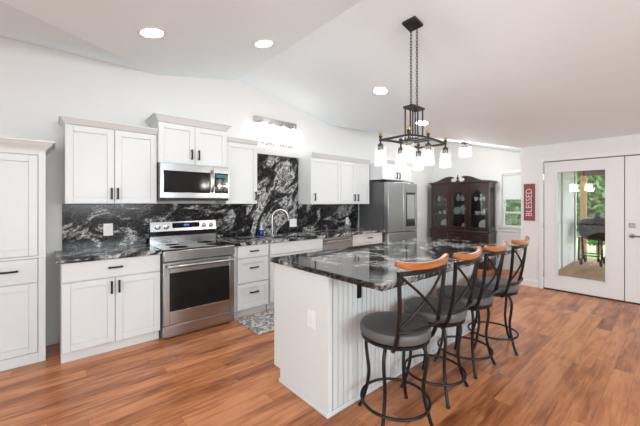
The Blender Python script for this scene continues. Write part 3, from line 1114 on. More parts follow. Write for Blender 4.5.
mb.box(1.480, mx1, myf, myf + 0.035, 1.440, 1.500)
mb.box(1.480, mx1, myf, myf + 0.035, 1.735, 1.818)
mb.box(1.480, 1.492, myf, myf + 0.035, 1.500, 1.735)
mb.box(1.655, mx1, myf, myf + 0.035, 1.500, 1.735)
mb.build('control_frame', 'steel', mw, bevel=0.002)
kp = MB().box(1.493, 1.654, myf + 0.001, myf + 0.03, 1.501, 1.734).build('keypad', 'black_glass', mw)
MB().box(1.505, 1.645, myf - 0.001, myf + 0.0008, 1.685, 1.722).build('display', 'screen', kp)
mb = MB()
for i in range(3):
    for j in range(4):
        mb.box(1.510 + i * 0.048, 1.538 + i * 0.048, myf - 0.0005, myf + 0.0008, 1.525 + j * 0.036, 1.545 + j * 0.036)
mb.build('buttons', 'steel_dark', kp)
mb = MB()
mb.box(mx0 + 0.004, mx1 - 0.004, myf + 0.004, myf + 0.034, 1.413, 1.438)
mb.build('bottom_grille', 'black', mw)

# ------------------------------------------------------------------ dishwasher
dw = thing('dishwasher', 'stainless dishwasher between the sink cabinet and the right base cabinet', 'dishwasher', (3.355, 3.72, 0))
MB().box(3.047, 3.663, YFB + 0.032, YBK - 0.02, 0.1, 0.870).build('body', 'steel_dark', dw)
MB().box(3.050, 3.660, YFB - 0.004, YFB + 0.03, 0.115, 0.775).build('door', 'steel', dw, bevel=0.003)
MB().box(3.050, 3.660, YFB - 0.004, YFB + 0.03, 0.780, 0.868).build('control_strip', 'steel', dw, bevel=0.003)
mb = MB()
mb.tube([(3.09, YFB - 0.045, 0.815), (3.62, YFB - 0.045, 0.815)], 0.012, 12)
mb.box(3.10, 3.12, YFB - 0.045, YFB - 0.0045, 0.807, 0.823)
mb.box(3.59, 3.61, YFB - 0.045, YFB - 0.0045, 0.807, 0.823)
mb.build('handle', 'chrome', dw)
MB().box(3.055, 3.655, YFB + 0.06, YFB + 0.09, 0.001, 0.099).build('toe_kick', 'black', dw)

# ------------------------------------------------------------------ refrigerator
qx0, qx1, qyf = 4.472, 5.382, 3.345
rf = thing('refrigerator', 'stainless french door refrigerator with a touch panel on its right door', 'refrigerator', ((qx0 + qx1) / 2, 3.7, 0))
MB().box(qx0 + 0.005, qx1 - 0.005, 3.445, YBK - 0.03, 0.03, 1.755).build('body', 'steel_dark', rf)
for x in (qx0 + 0.08, qx1 - 0.08):
    for y in (3.50, 3.95):
        MB().lathe([(0.02, 0.0), (0.02, 0.0295)], (x, y, 0), 12).build('foot', 'rubber', rf)
xm = (qx0 + qx1) / 2
MB().box(qx0, xm - 0.003, qyf, 3.44, 0.860, 1.752).build('door', 'steel_v', rf, bevel=0.008)
d2 = MB().box(xm + 0.003, qx1, qyf, 3.44, 0.860, 1.752).build('door', 'steel_v', rf, bevel=0.008)
tp = MB().box(5.015, 5.300, qyf - 0.004, qyf - 0.0005, 0.945, 1.580).build('touch_panel', 'black_glass', d2, bevel=0.001)
MB().box(5.032, 5.283, qyf - 0.0058, qyf - 0.0042, 1.085, 1.535).build('screen', 'panel_grey', d2)
fz = MB().box(qx0, qx1, qyf, 3.44, 0.050, 0.845).build('freezer_drawer', 'steel_v', rf, bevel=0.008)
mb = MB()
for x in (qx0 + 0.03, qx1 - 0.12):
    mb.box(x, x + 0.09, 3.40, 3.55, 1.757, 1.775)
mb.build('hinge_cover', 'black', rf, bevel=0.004)

# ------------------------------------------------------------------ island
ix0, ix1, iy0, iy1, ZI = 1.365, 3.62, 1.50, 2.13, 0.95
isl = thing('kitchen_island', 'white kitchen island base with a beadboard side behind the stools', 'island', ((ix0 + ix1) / 2, 1.8, 0))
MB().box(ix0 + 0.021, ix1 - 0.021, iy0 + 0.0225, iy1 - 0.022, 0.10, 0.915).build('body', 'cab', isl)
# end panels with the toe notch on the kitchen side
for a, b in ((ix0, ix0 + 0.02), (ix1 - 0.02, ix1)):
    MB().prism([(iy0, 0.0), (iy1 - 0.085, 0.0), (iy1 - 0.085, 0.10), (iy1, 0.10), (iy1, 0.915), (iy0, 0.915)], 'x', a, b).build('end_panel', 'cab', isl, smooth=False)
MB().box(ix0 + 0.021, ix1 - 0.021, iy1 - 0.09, iy1 - 0.085, 0.001, 0.099).build('toe_kick', 'cab', isl)
# beadboard: vertical strips with a bead groove between
mb = MB()
prof = []
pitch = 0.048
x = ix0 + 0.045
prof.append((ix0 + 0.021, iy0 + 0.022))
prof.append((ix0 + 0.021, iy0 + 0.001))
while x < ix1 - 0.06:
    prof += [(x, iy0 + 0.001), (x + 0.001, iy0 + 0.013), (x + 0.008, iy0 + 0.013), (x + 0.009, iy0 + 0.001)]
    x += pitch
prof.append((ix1 - 0.021, iy0 + 0.001))
prof.append((ix1 - 0.021, iy0 + 0.022))
mb.prism(prof, 'z', 0.002, 0.915)
mb.build('beadboard', 'cab', isl, smooth=False)
mb = MB()
mb.box(ix0 - 0.010, ix1 + 0.010, iy0 - 0.012, iy0 - 0.0005, 0.0005, 0.028)
mb.box(ix0 - 0.010, ix0 - 0.0005, iy0 - 0.0005, iy1 - 0.075, 0.0005, 0.028)
mb.build('base_shoe', 'cab', isl, bevel=0.004)
mb = MB().box(ix0, ix0 + 0.030, iy0 - 0.008, iy0 - 0.0005, 0.03, 0.915)
mb.build('corner_trim', 'cab', isl, bevel=0.001)
# drawer and door fronts on the kitchen side
for i in range(3):
    a = ix0 + 0.03 + i * 0.73
    mb = MB()
    shaker(mb, a, a + 0.72, 0.105, 0.905, iy1 - 0.0205)
    mb.xform(Matrix.Translation((0, 2 * iy1 - 0.0205, 0)) @ Matrix.Scale(-1, 4, (0, 1, 0)))
    mb.xform(Matrix.Translation((0, 0.0, 0)))
    mb.build('door', 'cab', isl)

poly = []
cx0, cx1, cy0, cy1 = 1.335, 3.66, 1.036, 2.165
rr = 0.018
for cx, cy, a0 in ((cx0 + rr, cy0 + rr, 180), (cx1 - rr, cy0 + rr, 270), (cx1 - rr, cy1 - rr, 0), (cx0 + rr, cy1 - rr, 90)):
    r_ = rr
    for k in range(5):
        a = R(a0 + 22.5 * k)
        poly.append((cx + r_ * math.cos(a), cy + r_ * math.sin(a)))
it = chiselled(poly, 0.9165, ZI, 'island_countertop', 'granite_top', (2.5, 1.6, 0.9165), 0.006, 0.028)
tag(it, 'polished black granite island countertop with white veins and a rough chiselled edge', 'countertop')

def bracket(x, label):
    r = thing('shelf_bracket', label, 'bracket', (x, iy0 - 0.02, 0.91), 'brackets under the island overhang')
    mb = MB()
    mb.box(x - 0.02, x + 0.02, iy0 - 0.008, iy0 - 0.0005, 0.715, 0.9155)
    mb.box(x - 0.02, x + 0.02, iy0 - 0.27, iy0 - 0.008, 0.9075, 0.9155)
    mb.prism([(iy0 - 0.008, 0.85), (iy0 - 0.07, 0.9075), (iy0 - 0.055, 0.9075), (iy0 - 0.008, 0.865)], 'x', x - 0.004, x + 0.004)
    mb.build('bracket_plate', 'black', r)
bracket(1.665, 'black steel bracket under the island overhang, left of the nearest stool')
bracket(3.45, 'black steel bracket under the far end of the island overhang')

o = thing('wall_outlet', 'white outlet plate on the white end panel of the island', 'outlet', (ix0 - 0.0005, 1.658, 0.595))
MB().box(ix0 - 0.007, ix0 - 0.0008, 1.658 - 0.04, 1.658 + 0.04, 0.535, 0.655).build('cover_plate', 'plastic', o, bevel=0.002)
MB().box(ix0 - 0.0095, ix0 - 0.0072, 1.658 - 0.017, 1.658 + 0.017, 0.56, 0.63).build('socket', 'trim', o, bevel=0.001)

# ------------------------------------------------------------------ counter stools
def smooth_path(ctrl, n=6):
    """Catmull-Rom through control points"""
    c = [Vector(p) for p in ctrl]
    c = [c[0] * 2 - c[1]] + c + [c[-1] * 2 - c[-2]]
    out = []
    for i in range(1, len(c) - 2):
        for k in range(n):
            t_ = k / n
            p0, p1, p2, p3 = c[i - 1], c[i], c[i + 1], c[i + 2]
            out.append(0.5 * ((2 * p1) + (p2 - p0) * t_ + (2 * p0 - 5 * p1 + 4 * p2 - p3) * t_ ** 2 + (3 * p1 - p0 - 3 * p2 + p3) * t_ ** 3))
    out.append(c[-2])
    return out

def stool(label, loc, legrot, backrot, lean=0.0, side=0.0):
    root = thing('counter_stool', label, 'stool', (0, 0, 0), 'counter stools along the island')
    # base: four curved legs, foot ring, swivel plate
    for k in range(4):
        a = R(legrot + 90 * k)
        ca, sa = math.cos(a), math.sin(a)
        prof = [(0.165, 0.525), (0.188, 0.49), (0.200, 0.44), (0.192, 0.36), (0.180, 0.27), (0.187, 0.19), (0.203, 0.125), (0.226, 0.05), (0.246, 0.012)]
        pts = smooth_path([(r * ca, r * sa, z) for r, z in prof], 4)
        leg = MB().tube(pts, 0.0115, 10).build('leg', 'black', root)
        MB().lathe([(0.014, 0.0), (0.014, 0.0115)], (0.247 * ca, 0.247 * sa, 0), 12).build('glide', 'rubber', leg)
    ring = [(0.214 * math.cos(2 * PI * i / 48), 0.214 * math.sin(2 * PI * i / 48), 0.135) for i in range(48)]
    MB().tube(ring, 0.0095, 8, closed=True).build('foot_ring', 'black', root)
    MB().lathe([(0.172, 0.512), (0.178, 0.516), (0.178, 0.526), (0.172, 0.530)], (0, 0, 0), 36).build('swivel_plate', 'black', root)
    rot = Matrix.Rotation(R(backrot), 4, 'Z')
    shear = Matrix.Identity(4)          # a little extra lean of the backrest
    shear[1][2] = -lean / 0.5
    shear[1][3] = lean / 0.5 * 0.535
    shear[0][2] = -side / 0.5
    shear[0][3] = side / 0.5 * 0.535
    rot = rot @ shear
    mb = MB()
    mb.lathe([(0.205, 0.5305), (0.214, 0.534), (0.214, 0.550), (0.208, 0.552), (0.185, 0.552), (0.185, 0.5305)], (0, 0, 0), 40)
    mb.build('seat_ring', 'black', root)
    mb = MB()
    mb.lathe([(0.0, 0.553), (0.200, 0.553), (0.214, 0.558), (0.222, 0.572), (0.222, 0.602), (0.214, 0.615), (0.196, 0.622), (0.13, 0.624), (0.0, 0.625)], (0, 0, 0), 44, close=True)
    mb.build('seat', 'vinyl', root)
    # back
    for s in (-1, 1):
        pts = smooth_path([(s * 0.156, -0.125, 0.522), (s * 0.178, -0.158, 0.56), (s * 0.184, -0.188, 0.66), (s * 0.192, -0.205, 0.78), (s * 0.203, -0.213, 0.90), (s * 0.215, -0.218, 1.012)], 5)
        MB().tube(pts, 0.0125, 10).xform(rot).build('back_post', 'black', root)
    for s in (-1, 1):
        p0 = Vector((s * 0.186, -0.192, 0.672))
        p1 = Vector((-s * 0.206, -0.216, 0.985))
        pts = []
        for i in range(13):
            t_ = i / 12
            p = p0.lerp(p1, t_)
            p.y -= 0.034 * math.sin(PI * t_) + s * 0.004
            pts.append(p)
        MB().tube(pts, 0.008, 8).xform(rot).build('cross_bar', 'black', root)
    lo = [(0.186 * math.cos(PI + PI * i / 16) , -0.188 - 0.045 * math.sin(PI * i / 16), 0.660) for i in range(17)]
    MB().tube(lo, 0.0095, 8).xform(rot).build('lower_back_rail', 'black', root)
    up = [(0.212 * math.cos(PI + PI * i / 16), -0.218 - 0.040 * math.sin(PI * i / 16), 0.998) for i in range(17)]
    MB().ribbon(up, (0, 0, 1), 0.010, 0.026).xform(rot).build('upper_back_rail', 'black', root)
    # wooden top rail: bowed, its ends a little raised and rounded
    n = 24
    pts, ws, hs = [], [], []
    for i in range(n + 1):
        u = -1 + 2 * i / n
        pts.append((0.236 * u, -0.215 - 0.046 * (1 - u * u), 1.030 + 0.026 * u * u * abs(u)))
        f = 1.0 if 1 < i < n - 1 else 0.8
        ws.append((0.030 + 0.008 * u * u) * f)
        hs.append(0.040 * f)
    MB().ribbon(pts, (0, 0, 1), ws, hs).xform(rot).build('top_rail', 'rail_wood', root, bevel=0.009, segs=3)
    root.location = loc
    return root

stool('black metal counter stool nearest the camera, at the island\'s near end', (1.690, 1.212, 0), 17, -6)
stool('second black metal counter stool from the near end of the island', (2.205, 1.225, 0), 50, 5, 0.04, 0.045)
stool('third black metal counter stool from the near end of the island', (2.735, 1.238, 0), 43, 3, 0.045, 0.05)
stool('black metal counter stool at the far end of the island, nearest the patio door', (3.305, 1.222, 0), 72, 3, 0.03, 0.045)

# ------------------------------------------------------------------ chandelier over the island
hx, hy = 2.49, 1.58
hz = zmain(hx)
ch = thing('chandelier', 'dark bronze six-light chandelier with clear glass jar shades hung by two chains over the island', 'chandelier', (hx, hy, 0))
mb = MB()
sl = -0.191
mb.box(-0.068, 0.068, -0.068, 0.068, -0.028, -0.002)
mb.xform(Matrix.Translation((hx - 0.02, hy, hz + 0.004)) @ Matrix.Rotation(math.atan(0.191), 4, 'Y'))
mb.build('canopy', 'bronze', ch, bevel=0.006)
PZ = 2.235
def chain(x, y, z0, z1, parent):
    mb = MB()
    L = 0.036
    n = int((z1 - z0) / (L * 0.74))
    st = (z1 - z0) / n
    for i in range(n):
        zc = z0 + st * (i + 0.5)
        pts = []
        for k in range(14):
            a = 2 * PI * k / 14
            u = 0.0085 * math.cos(a)
            w = (L / 2 - 0.0085) * (1 if math.sin(a) > 0.01 else (-1 if math.sin(a) < -0.01 else 0)) + 0.0085 * math.sin(a)
            pts.append((x + u, y, zc + w) if i % 2 else (x, y + u, zc + w))
        mb.tube(pts, 0.0028, 6, closed=True)
    return mb.build('chain', 'bronze', parent)
for s in (-1, 1):
    chain(hx + s * 0.048, hy, PZ + 0.022, zmain(hx + s * 0.048) - 0.022, ch)
mb = MB()
mb.box(hx - 0.098, hx + 0.098, hy - 0.05, hy + 0.05, PZ - 0.006, PZ + 0.012)
for s in (-1, 1):
    mb.tube([(hx + s * 0.048 + 0.012 * math.cos(2 * PI * i / 12), hy, PZ + 0.02 + 0.012 * math.sin(2 * PI * i / 12)) for i in range(12)], 0.003, 6, closed=True)
mb.build('top_plate', 'bronze', ch, bevel=0.003)
FZ = 1.945
for dx in (-0.08, 0.0, 0.08):
    for dy in (-0.038, 0.038):
        MB().tube([(hx + dx, hy + dy, FZ + 0.005), (hx + dx, hy + dy, PZ - 0.0065)], 0.007, 8).build('rod', 'bronze', ch)
# frame: outer rectangle with a pair of cross bars, side rails arching up toward the middle
mb = MB()
X0, X1, Y0, Y1 = hx - 0.30, hx + 0.30, hy - 0.14, hy + 0.14
for y in (Y0, Y1):
    mb.ribbon([(X0 - 0.01, y, FZ - 0.012), (hx - 0.15, y, FZ), (hx, y, FZ + 0.004), (hx + 0.15, y, FZ), (X1 + 0.01, y, FZ - 0.012)], (0, 0, 1), 0.015, 0.018)
for x in (X0, X1):
    mb.ribbon([(x, Y0 - 0.006, FZ - 0.012), (x, Y1 + 0.006, FZ - 0.012)], (0, 0, 1), 0.015, 0.018)
for x in (hx - 0.08, hx, hx + 0.08):
    mb.ribbon([(x, Y0, FZ), (x, Y1, FZ)], (0, 0, 1), 0.012, 0.014)
mb.build('frame', 'bronze', ch)
for ix in (-1, 0, 1):
    for iy in (-1, 1):
        x, y = hx + ix * 0.30, hy + iy * 0.14
        zf = FZ - 0.012 if ix else FZ + 0.004
        so = MB()
        so.lathe([(0.010, zf + 0.008), (0.010, zf + 0.02), (0.016, zf + 0.024), (0.016, zf + 0.034), (0.009, zf + 0.038)], (x, y, 0), 14)
        so.tube([(x, y, zf + 0.01), (x, y, 1.90)], 0.007, 10)
        so.lathe([(0.012, 1.905), (0.024, 1.895), (0.026, 1.86), (0.022, 1.845)], (x, y, 0), 18)
        so = so.build('lamp_socket', 'bronze', ch)
        MB().lathe([(0.006, zf + 0.0385), (0.017, zf + 0.048), (0.017, zf + 0.062), (0.008, zf + 0.07)], (x, y, 0), 14).build('finial', 'brass', so)
        sh = MB()
        sh.lathe([(0.027, 1.874), (0.043, 1.872), (0.048, 1.866), (0.048, 1.715)], (x, y, 0), 28, close=True)
        sh = sh.build('lamp_shade', 'lamp_glass', ch)
        MB().lathe([(0.010, 1.844), (0.013, 1.83), (0.026, 1.80), (0.030, 1.775), (0.024, 1.75), (0.010, 1.74)], (x, y, 0), 18).build('bulb', 'bulb', so)
        point('chandelier_lamp', (x, y, 1.70), 2.5, 0.04, (1, 0.97, 0.93))

# ------------------------------------------------------------------ ceiling lights
def can(x, y, label, power):
    z = zmain(x)
    k = -0.191 if x > 2 else 0.191
    ang = math.atan(-k)
    r = thing('recessed_light', label, 'ceiling light', (x, y, z), 'recessed ceiling lights')
    mt = Matrix.Translation((x, y, z)) @ Matrix.Rotation(ang, 4, 'Y')
    MB().lathe([(0.088, -0.001), (0.112, -0.001), (0.112, -0.006), (0.090, -0.010), (0.088, -0.006)], (0, 0, 0), 36).xform(mt).build('trim_ring', 'trim', r)
    MB().lathe([(0.0875, -0.002), (0.0875, -0.006), (0.0, -0.007)], (0, 0, 0), 36, close=True).xform(mt).build('lens', 'can', r)
    d = bpy.data.lights.new('recessed_lamp', 'AREA')
    d.shape = 'DISK'
    d.size = 0.13
    d.energy = power
    d.color = (0.97, 0.985, 1.0)
    o = bpy.data.objects.new('recessed_lamp', d)
    COL.objects.link(o)
    o.parent = r
    o.matrix_local = Matrix.Rotation(ang, 4, 'Y') @ Matrix.Translation((0, 0, -0.012))
can(0.67, 2.95, 'recessed ceiling light above the left counter, largest of the four', 1.8)
can(1.68, 2.82, 'recessed ceiling light right of the largest one', 2.5)
can(3.27, 2.57, 'recessed ceiling light left of the chandelier chains', 4.0)
can(4.40, 2.65, 'recessed ceiling light behind the chandelier rods', 5.0)

def nookz(x, y):
    b, f, c = Vector((3.8, YB, zmain(3.8))), Vector((XD, YN, zmain(XD))), Vector((XF, YB, 2.93))
    n = (f - b).cross(c - b)
    return b.z - (n.x * (x - b.x) + n.y * (y - b.y)) / n.z
FX, FY = 5.95, 2.68
zf = nookz(FX, FY)
fl = thing('flush_mount_light', 'small flush ceiling light with a clear glass drum in the dining nook', 'ceiling light', (FX, FY, zf))
fb = MB()
fb.lathe([(0.065, zf + 0.01), (0.065, zf - 0.022), (0.012, zf - 0.026), (0.012, zf - 0.075), (0.05, zf - 0.08), (0.05, zf - 0.10)], (FX, FY, 0), 28)
fb.build('base', 'bronze', fl)
zf -= 0.07
MB().lathe([(0.090, zf - 0.033), (0.105, zf - 0.036), (0.105, zf - 0.20), (0.095, zf - 0.205)], (FX, FY, 0), 32, close=True).build('lamp_shade', 'lamp_glass', fl)
MB().lathe([(0.012, zf - 0.033), (0.014, zf - 0.06), (0.03, zf - 0.10), (0.028, zf - 0.13), (0.01, zf - 0.15)], (FX, FY, 0), 18).build('bulb', 'bulb', fl)
point('nook_lamp', (FX, FY, zf - 0.22), 20, 0.05, (1, 0.98, 0.95))

# vanity style light bar on the kitchen wall above the sink
vl = thing('wall_light', 'nickel light bar with four glowing glass shades high on the wall above the sink', 'wall light', (2.61, YB, 2.58))
MB().box(2.235, 2.995, YB - 0.03, YB - 0.001, 2.545, 2.640).build('back_plate', 'chrome', vl, bevel=0.004)
for x in (2.33, 2.52, 2.71, 2.90):
    mb = MB()
    mb.tube([(x, YB - 0.03, 2.585), (x, YB - 0.075, 2.585), (x, YB - 0.085, 2.57)], 0.009, 10)
    mb.lathe([(0.012, 2.575), (0.027, 2.565), (0.027, 2.535)], (x, YB - 0.085, 0), 18)
    a = mb.build('lamp_arm', 'chrome', vl)
    MB().lathe([(0.028, 2.545), (0.045, 2.540), (0.052, 2.52), (0.058, 2.41)], (x, YB - 0.085, 0), 24, close=True).build('lamp_shade', 'lamp_glass', vl)
    MB().lathe([(0.012, 2.534), (0.024, 2.505), (0.027, 2.475), (0.012, 2.445)], (x, YB - 0.085, 0), 16).build('bulb', 'vanity_bulb', a)
    point('light_bar_lamp', (x, YB - 0.10, 2.40), 0.6, 0.03, (1, 0.95, 0.88))

# sign over the window slab
sg = thing('wall_sign', 'white board with small dark lettering on the wall under the light bar', 'sign', (2.64, YB, 2.26))
MB().box(2.30, 2.985, YB - 0.018, YB - 0.001, 2.205, 2.318).build('board', 'sign_white', sg, bevel=0.002)
for word, wx in (('fruitful', -0.165), ('kitchen', 0.165)):
    text('lettering', word, 0.088, 'black', sg, Matrix.Translation((wx, -0.0195, 0.004)) @ Matrix.Rotation(R(90), 4, 'X'))
# white ledge that ties the cabinets together above the slab
tag(MB().box(2.124, 3.034, YB - 0.05, YB - 0.001, 2.098, 2.20).build('valance_board', 'cab', None, org=(2.58, YB, 2.1), bevel=0.003),
    'plain white valance board across the top of the marbled slab', 'trim board')

# maroon sign beside the patio door
ms = thing('wall_sign', 'tall maroon wooden sign with sideways pale lettering beside the patio door', 'sign', (XD, 1.66, 1.39))
MB().box(XD - 0.018, XD - 0.001, 1.58, 1.74, 1.09, 1.70).build('board', 'maroon', ms, bevel=0.003)
# lettering reads from bottom to top; the board faces -X
mtx = Matrix(((0, 0, -1, -0.0195), (0, 1, 0, 0), (1, 0, 0, 0), (0, 0, 0, 1)))
bm_ = Matrix.Translation((-0.0195, 0, 0)) @ Matrix((( 0, 0, -1, 0), (0, 1, 0, 0), (1, 0, 0, 0), (0, 0, 0, 1)))
text('lettering', 'BLESSED', 0.125, 'cream', ms, bm_)

# kitchen mat
tag(MB().box(1.67, 2.60, 2.90, 3.46, 0.0005, 0.010).build('kitchen_mat', 'rug', None, org=(2.1, 3.18, 0), bevel=0.004),
    'grey and white mosaic patterned mat on the floor in front of the sink', 'mat')

# ------------------------------------------------------------------ china cabinet
HX, HB = 6.82, XF - 0.02           # front and back planes
HY0, HY1 = 2.595, 3.868
yc = (HY0 + HY1) / 2
hc = thing('china_cabinet', 'dark mahogany china cabinet with three arched glass doors and a broken pediment', 'cabinet', ((HX + HB) / 2, yc, 0))
mb = MB()
mb.box(HX - 0.02, HB, HY0 - 0.01, HY1 + 0.01, 0.06, 0.745)
mb.box(HX - 0.01, HB - 0.02, HY0, HY1, 0.001, 0.06)
mb.build('base', 'dark_wood', hc)
MB().box(HX - 0.045, HB, HY0 - 0.03, HY1 + 0.03, 0.7455, 0.785).build('waist_moulding', 'dark_wood', hc, bevel=0.010)
mb = MB()
ZT = 1.79
mb.box(HB - 0.015, HB, HY0, HY1, 0.7855, ZT)                       # back
mb.box(HX + 0.022, HB - 0.015, HY0, HY1, ZT - 0.03, ZT)            # top
mb.box(HX + 0.022, HB - 0.015, HY0, HY1, 0.7855, 0.80)             # floor
for y in (HY0, HY1 - 0.02):
    mb.box(HX + 0.022, HX + 0.07, y, y + 0.02, 0.80, ZT - 0.03)
    mb.box(HB - 0.075, HB - 0.015, y, y + 0.02, 0.80, ZT - 0.03)
    mb.box(HX + 0.07, HB - 0.075, y, y + 0.02, 0.80, 0.87)
    mb.box(HX + 0.07, HB - 0.075, y, y + 0.02, 1.70, ZT - 0.03)
mb.build('upper_case', 'dark_wood', hc)
for y in (HY0 + 0.008, HY1 - 0.012):
    MB().box(HX + 0.0705, HB - 0.0755, y, y + 0.004, 0.8705, 1.6995).build('side_pane', 'cab_glass', hc, smooth=False)
SH = [0.80, 1.125, 1.425]
for zs in SH[1:]:
    MB().box(HX + 0.03, HB - 0.016, HY0 + 0.021, HY1 - 0.021, zs - 0.012, zs).build('shelf', 'dark_wood', hc)
# crown moulding
MB().box(HX - 0.05, HB, HY0 - 0.045, HY1 + 0.045, 1.815, 1.845).build('crown_moulding', 'dark_wood', hc, bevel=0.010)
MB().box(HX - 0.012, HB, HY0 - 0.012, HY1 + 0.012, ZT + 0.0005, 1.8145).build('frieze', 'dark_wood', hc)
# arched doors
def arch_door(ya, yb):
    w = 0.062
    z0, z1 = 0.80, ZT - 0.005
    ia, ib = ya + w, yb - w
    zi0, zs_, ztop = z0 + 0.07, 1.50, 1.665
    inner = [(ib, zi0), (ia, zi0), (ia, zs_)]
    outer = [(yb, z0), (ya, z0), (ya, zs_)]
    n = 14
    for i in range(1, n):
        u = i / n
        y = ia + (ib - ia) * u
        v = 1 - abs(2 * u - 1)
        zz = zs_ + 0.02 + (ztop - zs_ - 0.02) * (math.sin(v * PI / 2) ** 1.2 * 0.8 + 0.2 * v ** 6)
        inner.append((y, zz))
        outer.append((ya + (yb - ya) * u, z1))
    inner.append((ib, zs_)); outer.append((yb, zs_))
    # top corners
    outer[3] = (ya, z1); outer[-2] = (yb, z1)
    mb = MB()
    bm = mb.bm
    N = len(inner)
    def ringv(pts, x):
        return [bm.verts.new((x, p[0], p[1])) for p in pts]
    xa, xb = HX, HX + 0.021
    ia_, oa_, ib_, ob_ = ringv(inner, xa), ringv(outer, xa), ringv(inner, xb), ringv(outer, xb)
    for k in range(N):
        j = (k + 1) % N
        bm.faces.new((ia_[k], ia_[j], oa_[j], oa_[k]))
        bm.faces.new((ib_[j], ib_[k], ob_[k], ob_[j]))
        bm.faces.new((ia_[j], ia_[k], ib_[k], ib_[j]))
        bm.faces.new((oa_[k], oa_[j], ob_[j], ob_[k]))
    d = mb.build('door', 'dark_wood', hc, smooth=False)
    # tracery across the arch
    ym = (ia + ib) / 2
    tr_ = MB()
    for s in (-1, 1):
        tr_.tube([(HX + 0.008, ym + s * (ib - ia) / 2, zs_ + 0.01), (HX + 0.008, ym + s * 0.06, zs_ + 0.035), (HX + 0.008, ym, zs_ + 0.09), (HX + 0.008, ym - s * 0.02, ztop - 0.005)], 0.006, 6)
    tr_.build('tracery', 'dark_wood', d)
    MB().box(HX + 0.012, HX + 0.015, ia - 0.01, ib + 0.01, zi0 - 0.01, ztop + 0.01).build('pane', 'cab_glass', d, smooth=False)
    MB().lathe([(0.004, 0), (0.010, 0.012), (0.0, 0.018)], (0, 0, 0), 10, 'x', close=True).xform(
        Matrix.Translation((HX - 0.0005, ya + 0.03, 1.26)) @ Matrix.Scale(-1, 4, (1, 0, 0))).build('knob', 'brass', d)
bd = [HY1 - 0.002, 3.434, 3.024, HY0 + 0.002]
for i in range(3):
    arch_door(bd[i + 1] + 0.002, bd[i] - 0.002)
# base fronts: centre drawers, arched side doors
for i in range(3):
    ya, yb = bd[i + 1] + 0.02, bd[i] - 0.02
    if i == 1:
        for k in range(3):
            dr = MB().box(HX - 0.034, HX - 0.0205, ya, yb, 0.09 + k * 0.215, 0.29 + k * 0.215).build('drawer', 'dark_wood', hc, bevel=0.005)
            MB().tube([(HX - 0.036, (ya + yb) / 2 + 0.05, 0.2 + k * 0.215), (HX - 0.05, (ya + yb) / 2, 0.185 + k * 0.215), (HX - 0.036, (ya + yb) / 2 - 0.05, 0.2 + k * 0.215)], 0.004, 6).build('pull', 'brass', dr)
    else:
        MB().box(HX - 0.034, HX - 0.0205, ya, yb, 0.09, 0.73).build('base_door', 'dark_wood', hc, bevel=0.005)
        p = []
        for k in range(13):
            u = k / 12
            p.append((ya + 0.05 + (yb - ya - 0.1) * u, 0.60 + 0.075 * math.sin(PI * u)))
        p += [(yb - 0.05, 0.15), (ya + 0.05, 0.15)]
        MB().prism(p, 'x', HX - 0.044, HX - 0.0345).build('raised_panel', 'dark_wood', hc, bevel=0.006)
# broken pediment
def pediment(s):
    e = yc + s * ((HY1 - HY0) / 2 + 0.03)
    def Y(u):       # u 0 at the outer end, 1 at the centre
        return e + (yc - e) * u
    top = [(0, 1.846), (0.12, 1.85), (0.25, 1.866), (0.38, 1.895), (0.50, 1.93), (0.60, 1.953), (0.70, 1.965), (0.79, 1.966), (0.845, 1.955)]
    low = [(0.855, 1.93), (0.82, 1.925), (0.775, 1.915), (0.755, 1.895), (0.765, 1.87), (0.80, 1.852), (0.88, 1.846)]
    poly_ = [(Y(u), z) for u, z in top + low]
    return MB().prism(poly_, 'x', HX - 0.04, HX + 0.02).build('pediment', 'dark_wood', hc, smooth=False)
pediment(1); pediment(-1)
mb = MB()
mb.box(HX - 0.035, HX + 0.015, yc - 0.035, yc + 0.035, 1.8455, 1.875)
mb.lathe([(0.022, 1.875), (0.012, 1.885), (0.016, 1.90), (0.032, 1.915), (0.032, 1.93), (0.012, 1.945), (0.008, 1.955), (0.013, 1.97), (0.009, 1.985), (0.0, 2.0)], (HX - 0.01, yc, 0), 16, close=True)
mb.build('finial', 'dark_wood', hc)

# the china inside
DX = (HX + HB) / 2 + 0.0
def plate(y, zs, r, m, label, x=None):
    x = x if x is not None else DX + 0.02
    mb = MB()
    mb.lathe([(0.0, 0), (r * 0.55, 0.0), (r * 0.62, 0.006), (r, 0.020), (r, 0.024), (r * 0.6, 0.011), (r * 0.55, 0.006), (0.0, 0.006)], (0, 0, 0), 28, close=True)
    # lean back against nothing in particular: stand on the rim, face to the room
    mb.xform(Matrix.Translation((x, y, zs + r * math.cos(R(14)) + 0.006)) @ Matrix.Rotation(R(-90 + 14), 4, 'Y'))
    zmin = min(v.co.z for v in mb.bm.verts)
    mb.xform(Matrix.Translation((0, 0, zs + 0.001 - zmin)))
    o = mb.build('plate', m, None, org=(x, y, zs))
    return tag(o, label, 'plate', 'china in the cabinet')
def cup(y, zs, r, h, m, label, x=None, handle=True):
    x = x if x is not None else DX - 0.05
    root = thing('cup', label, 'cup', (x, y, zs), 'china in the cabinet')
    z = zs + 0.0008
    MB().lathe([(0.0, z), (r * 0.6, z), (r * 0.72, z + h * 0.2), (r, z + h), (r * 0.93, z + h), (r * 0.62, z + h * 0.25), (0.0, z + 0.006)], (x, y, 0), 24, close=True).build('bowl', m, root)
    if handle:
        MB().tube([(x, y - r * 0.8, z + h * 0.85), (x, y - r * 1.35, z + h * 0.8), (x, y - r * 1.4, z + h * 0.5), (x, y - r * 0.72, z + h * 0.3)], 0.005, 6).build('handle', m, root)
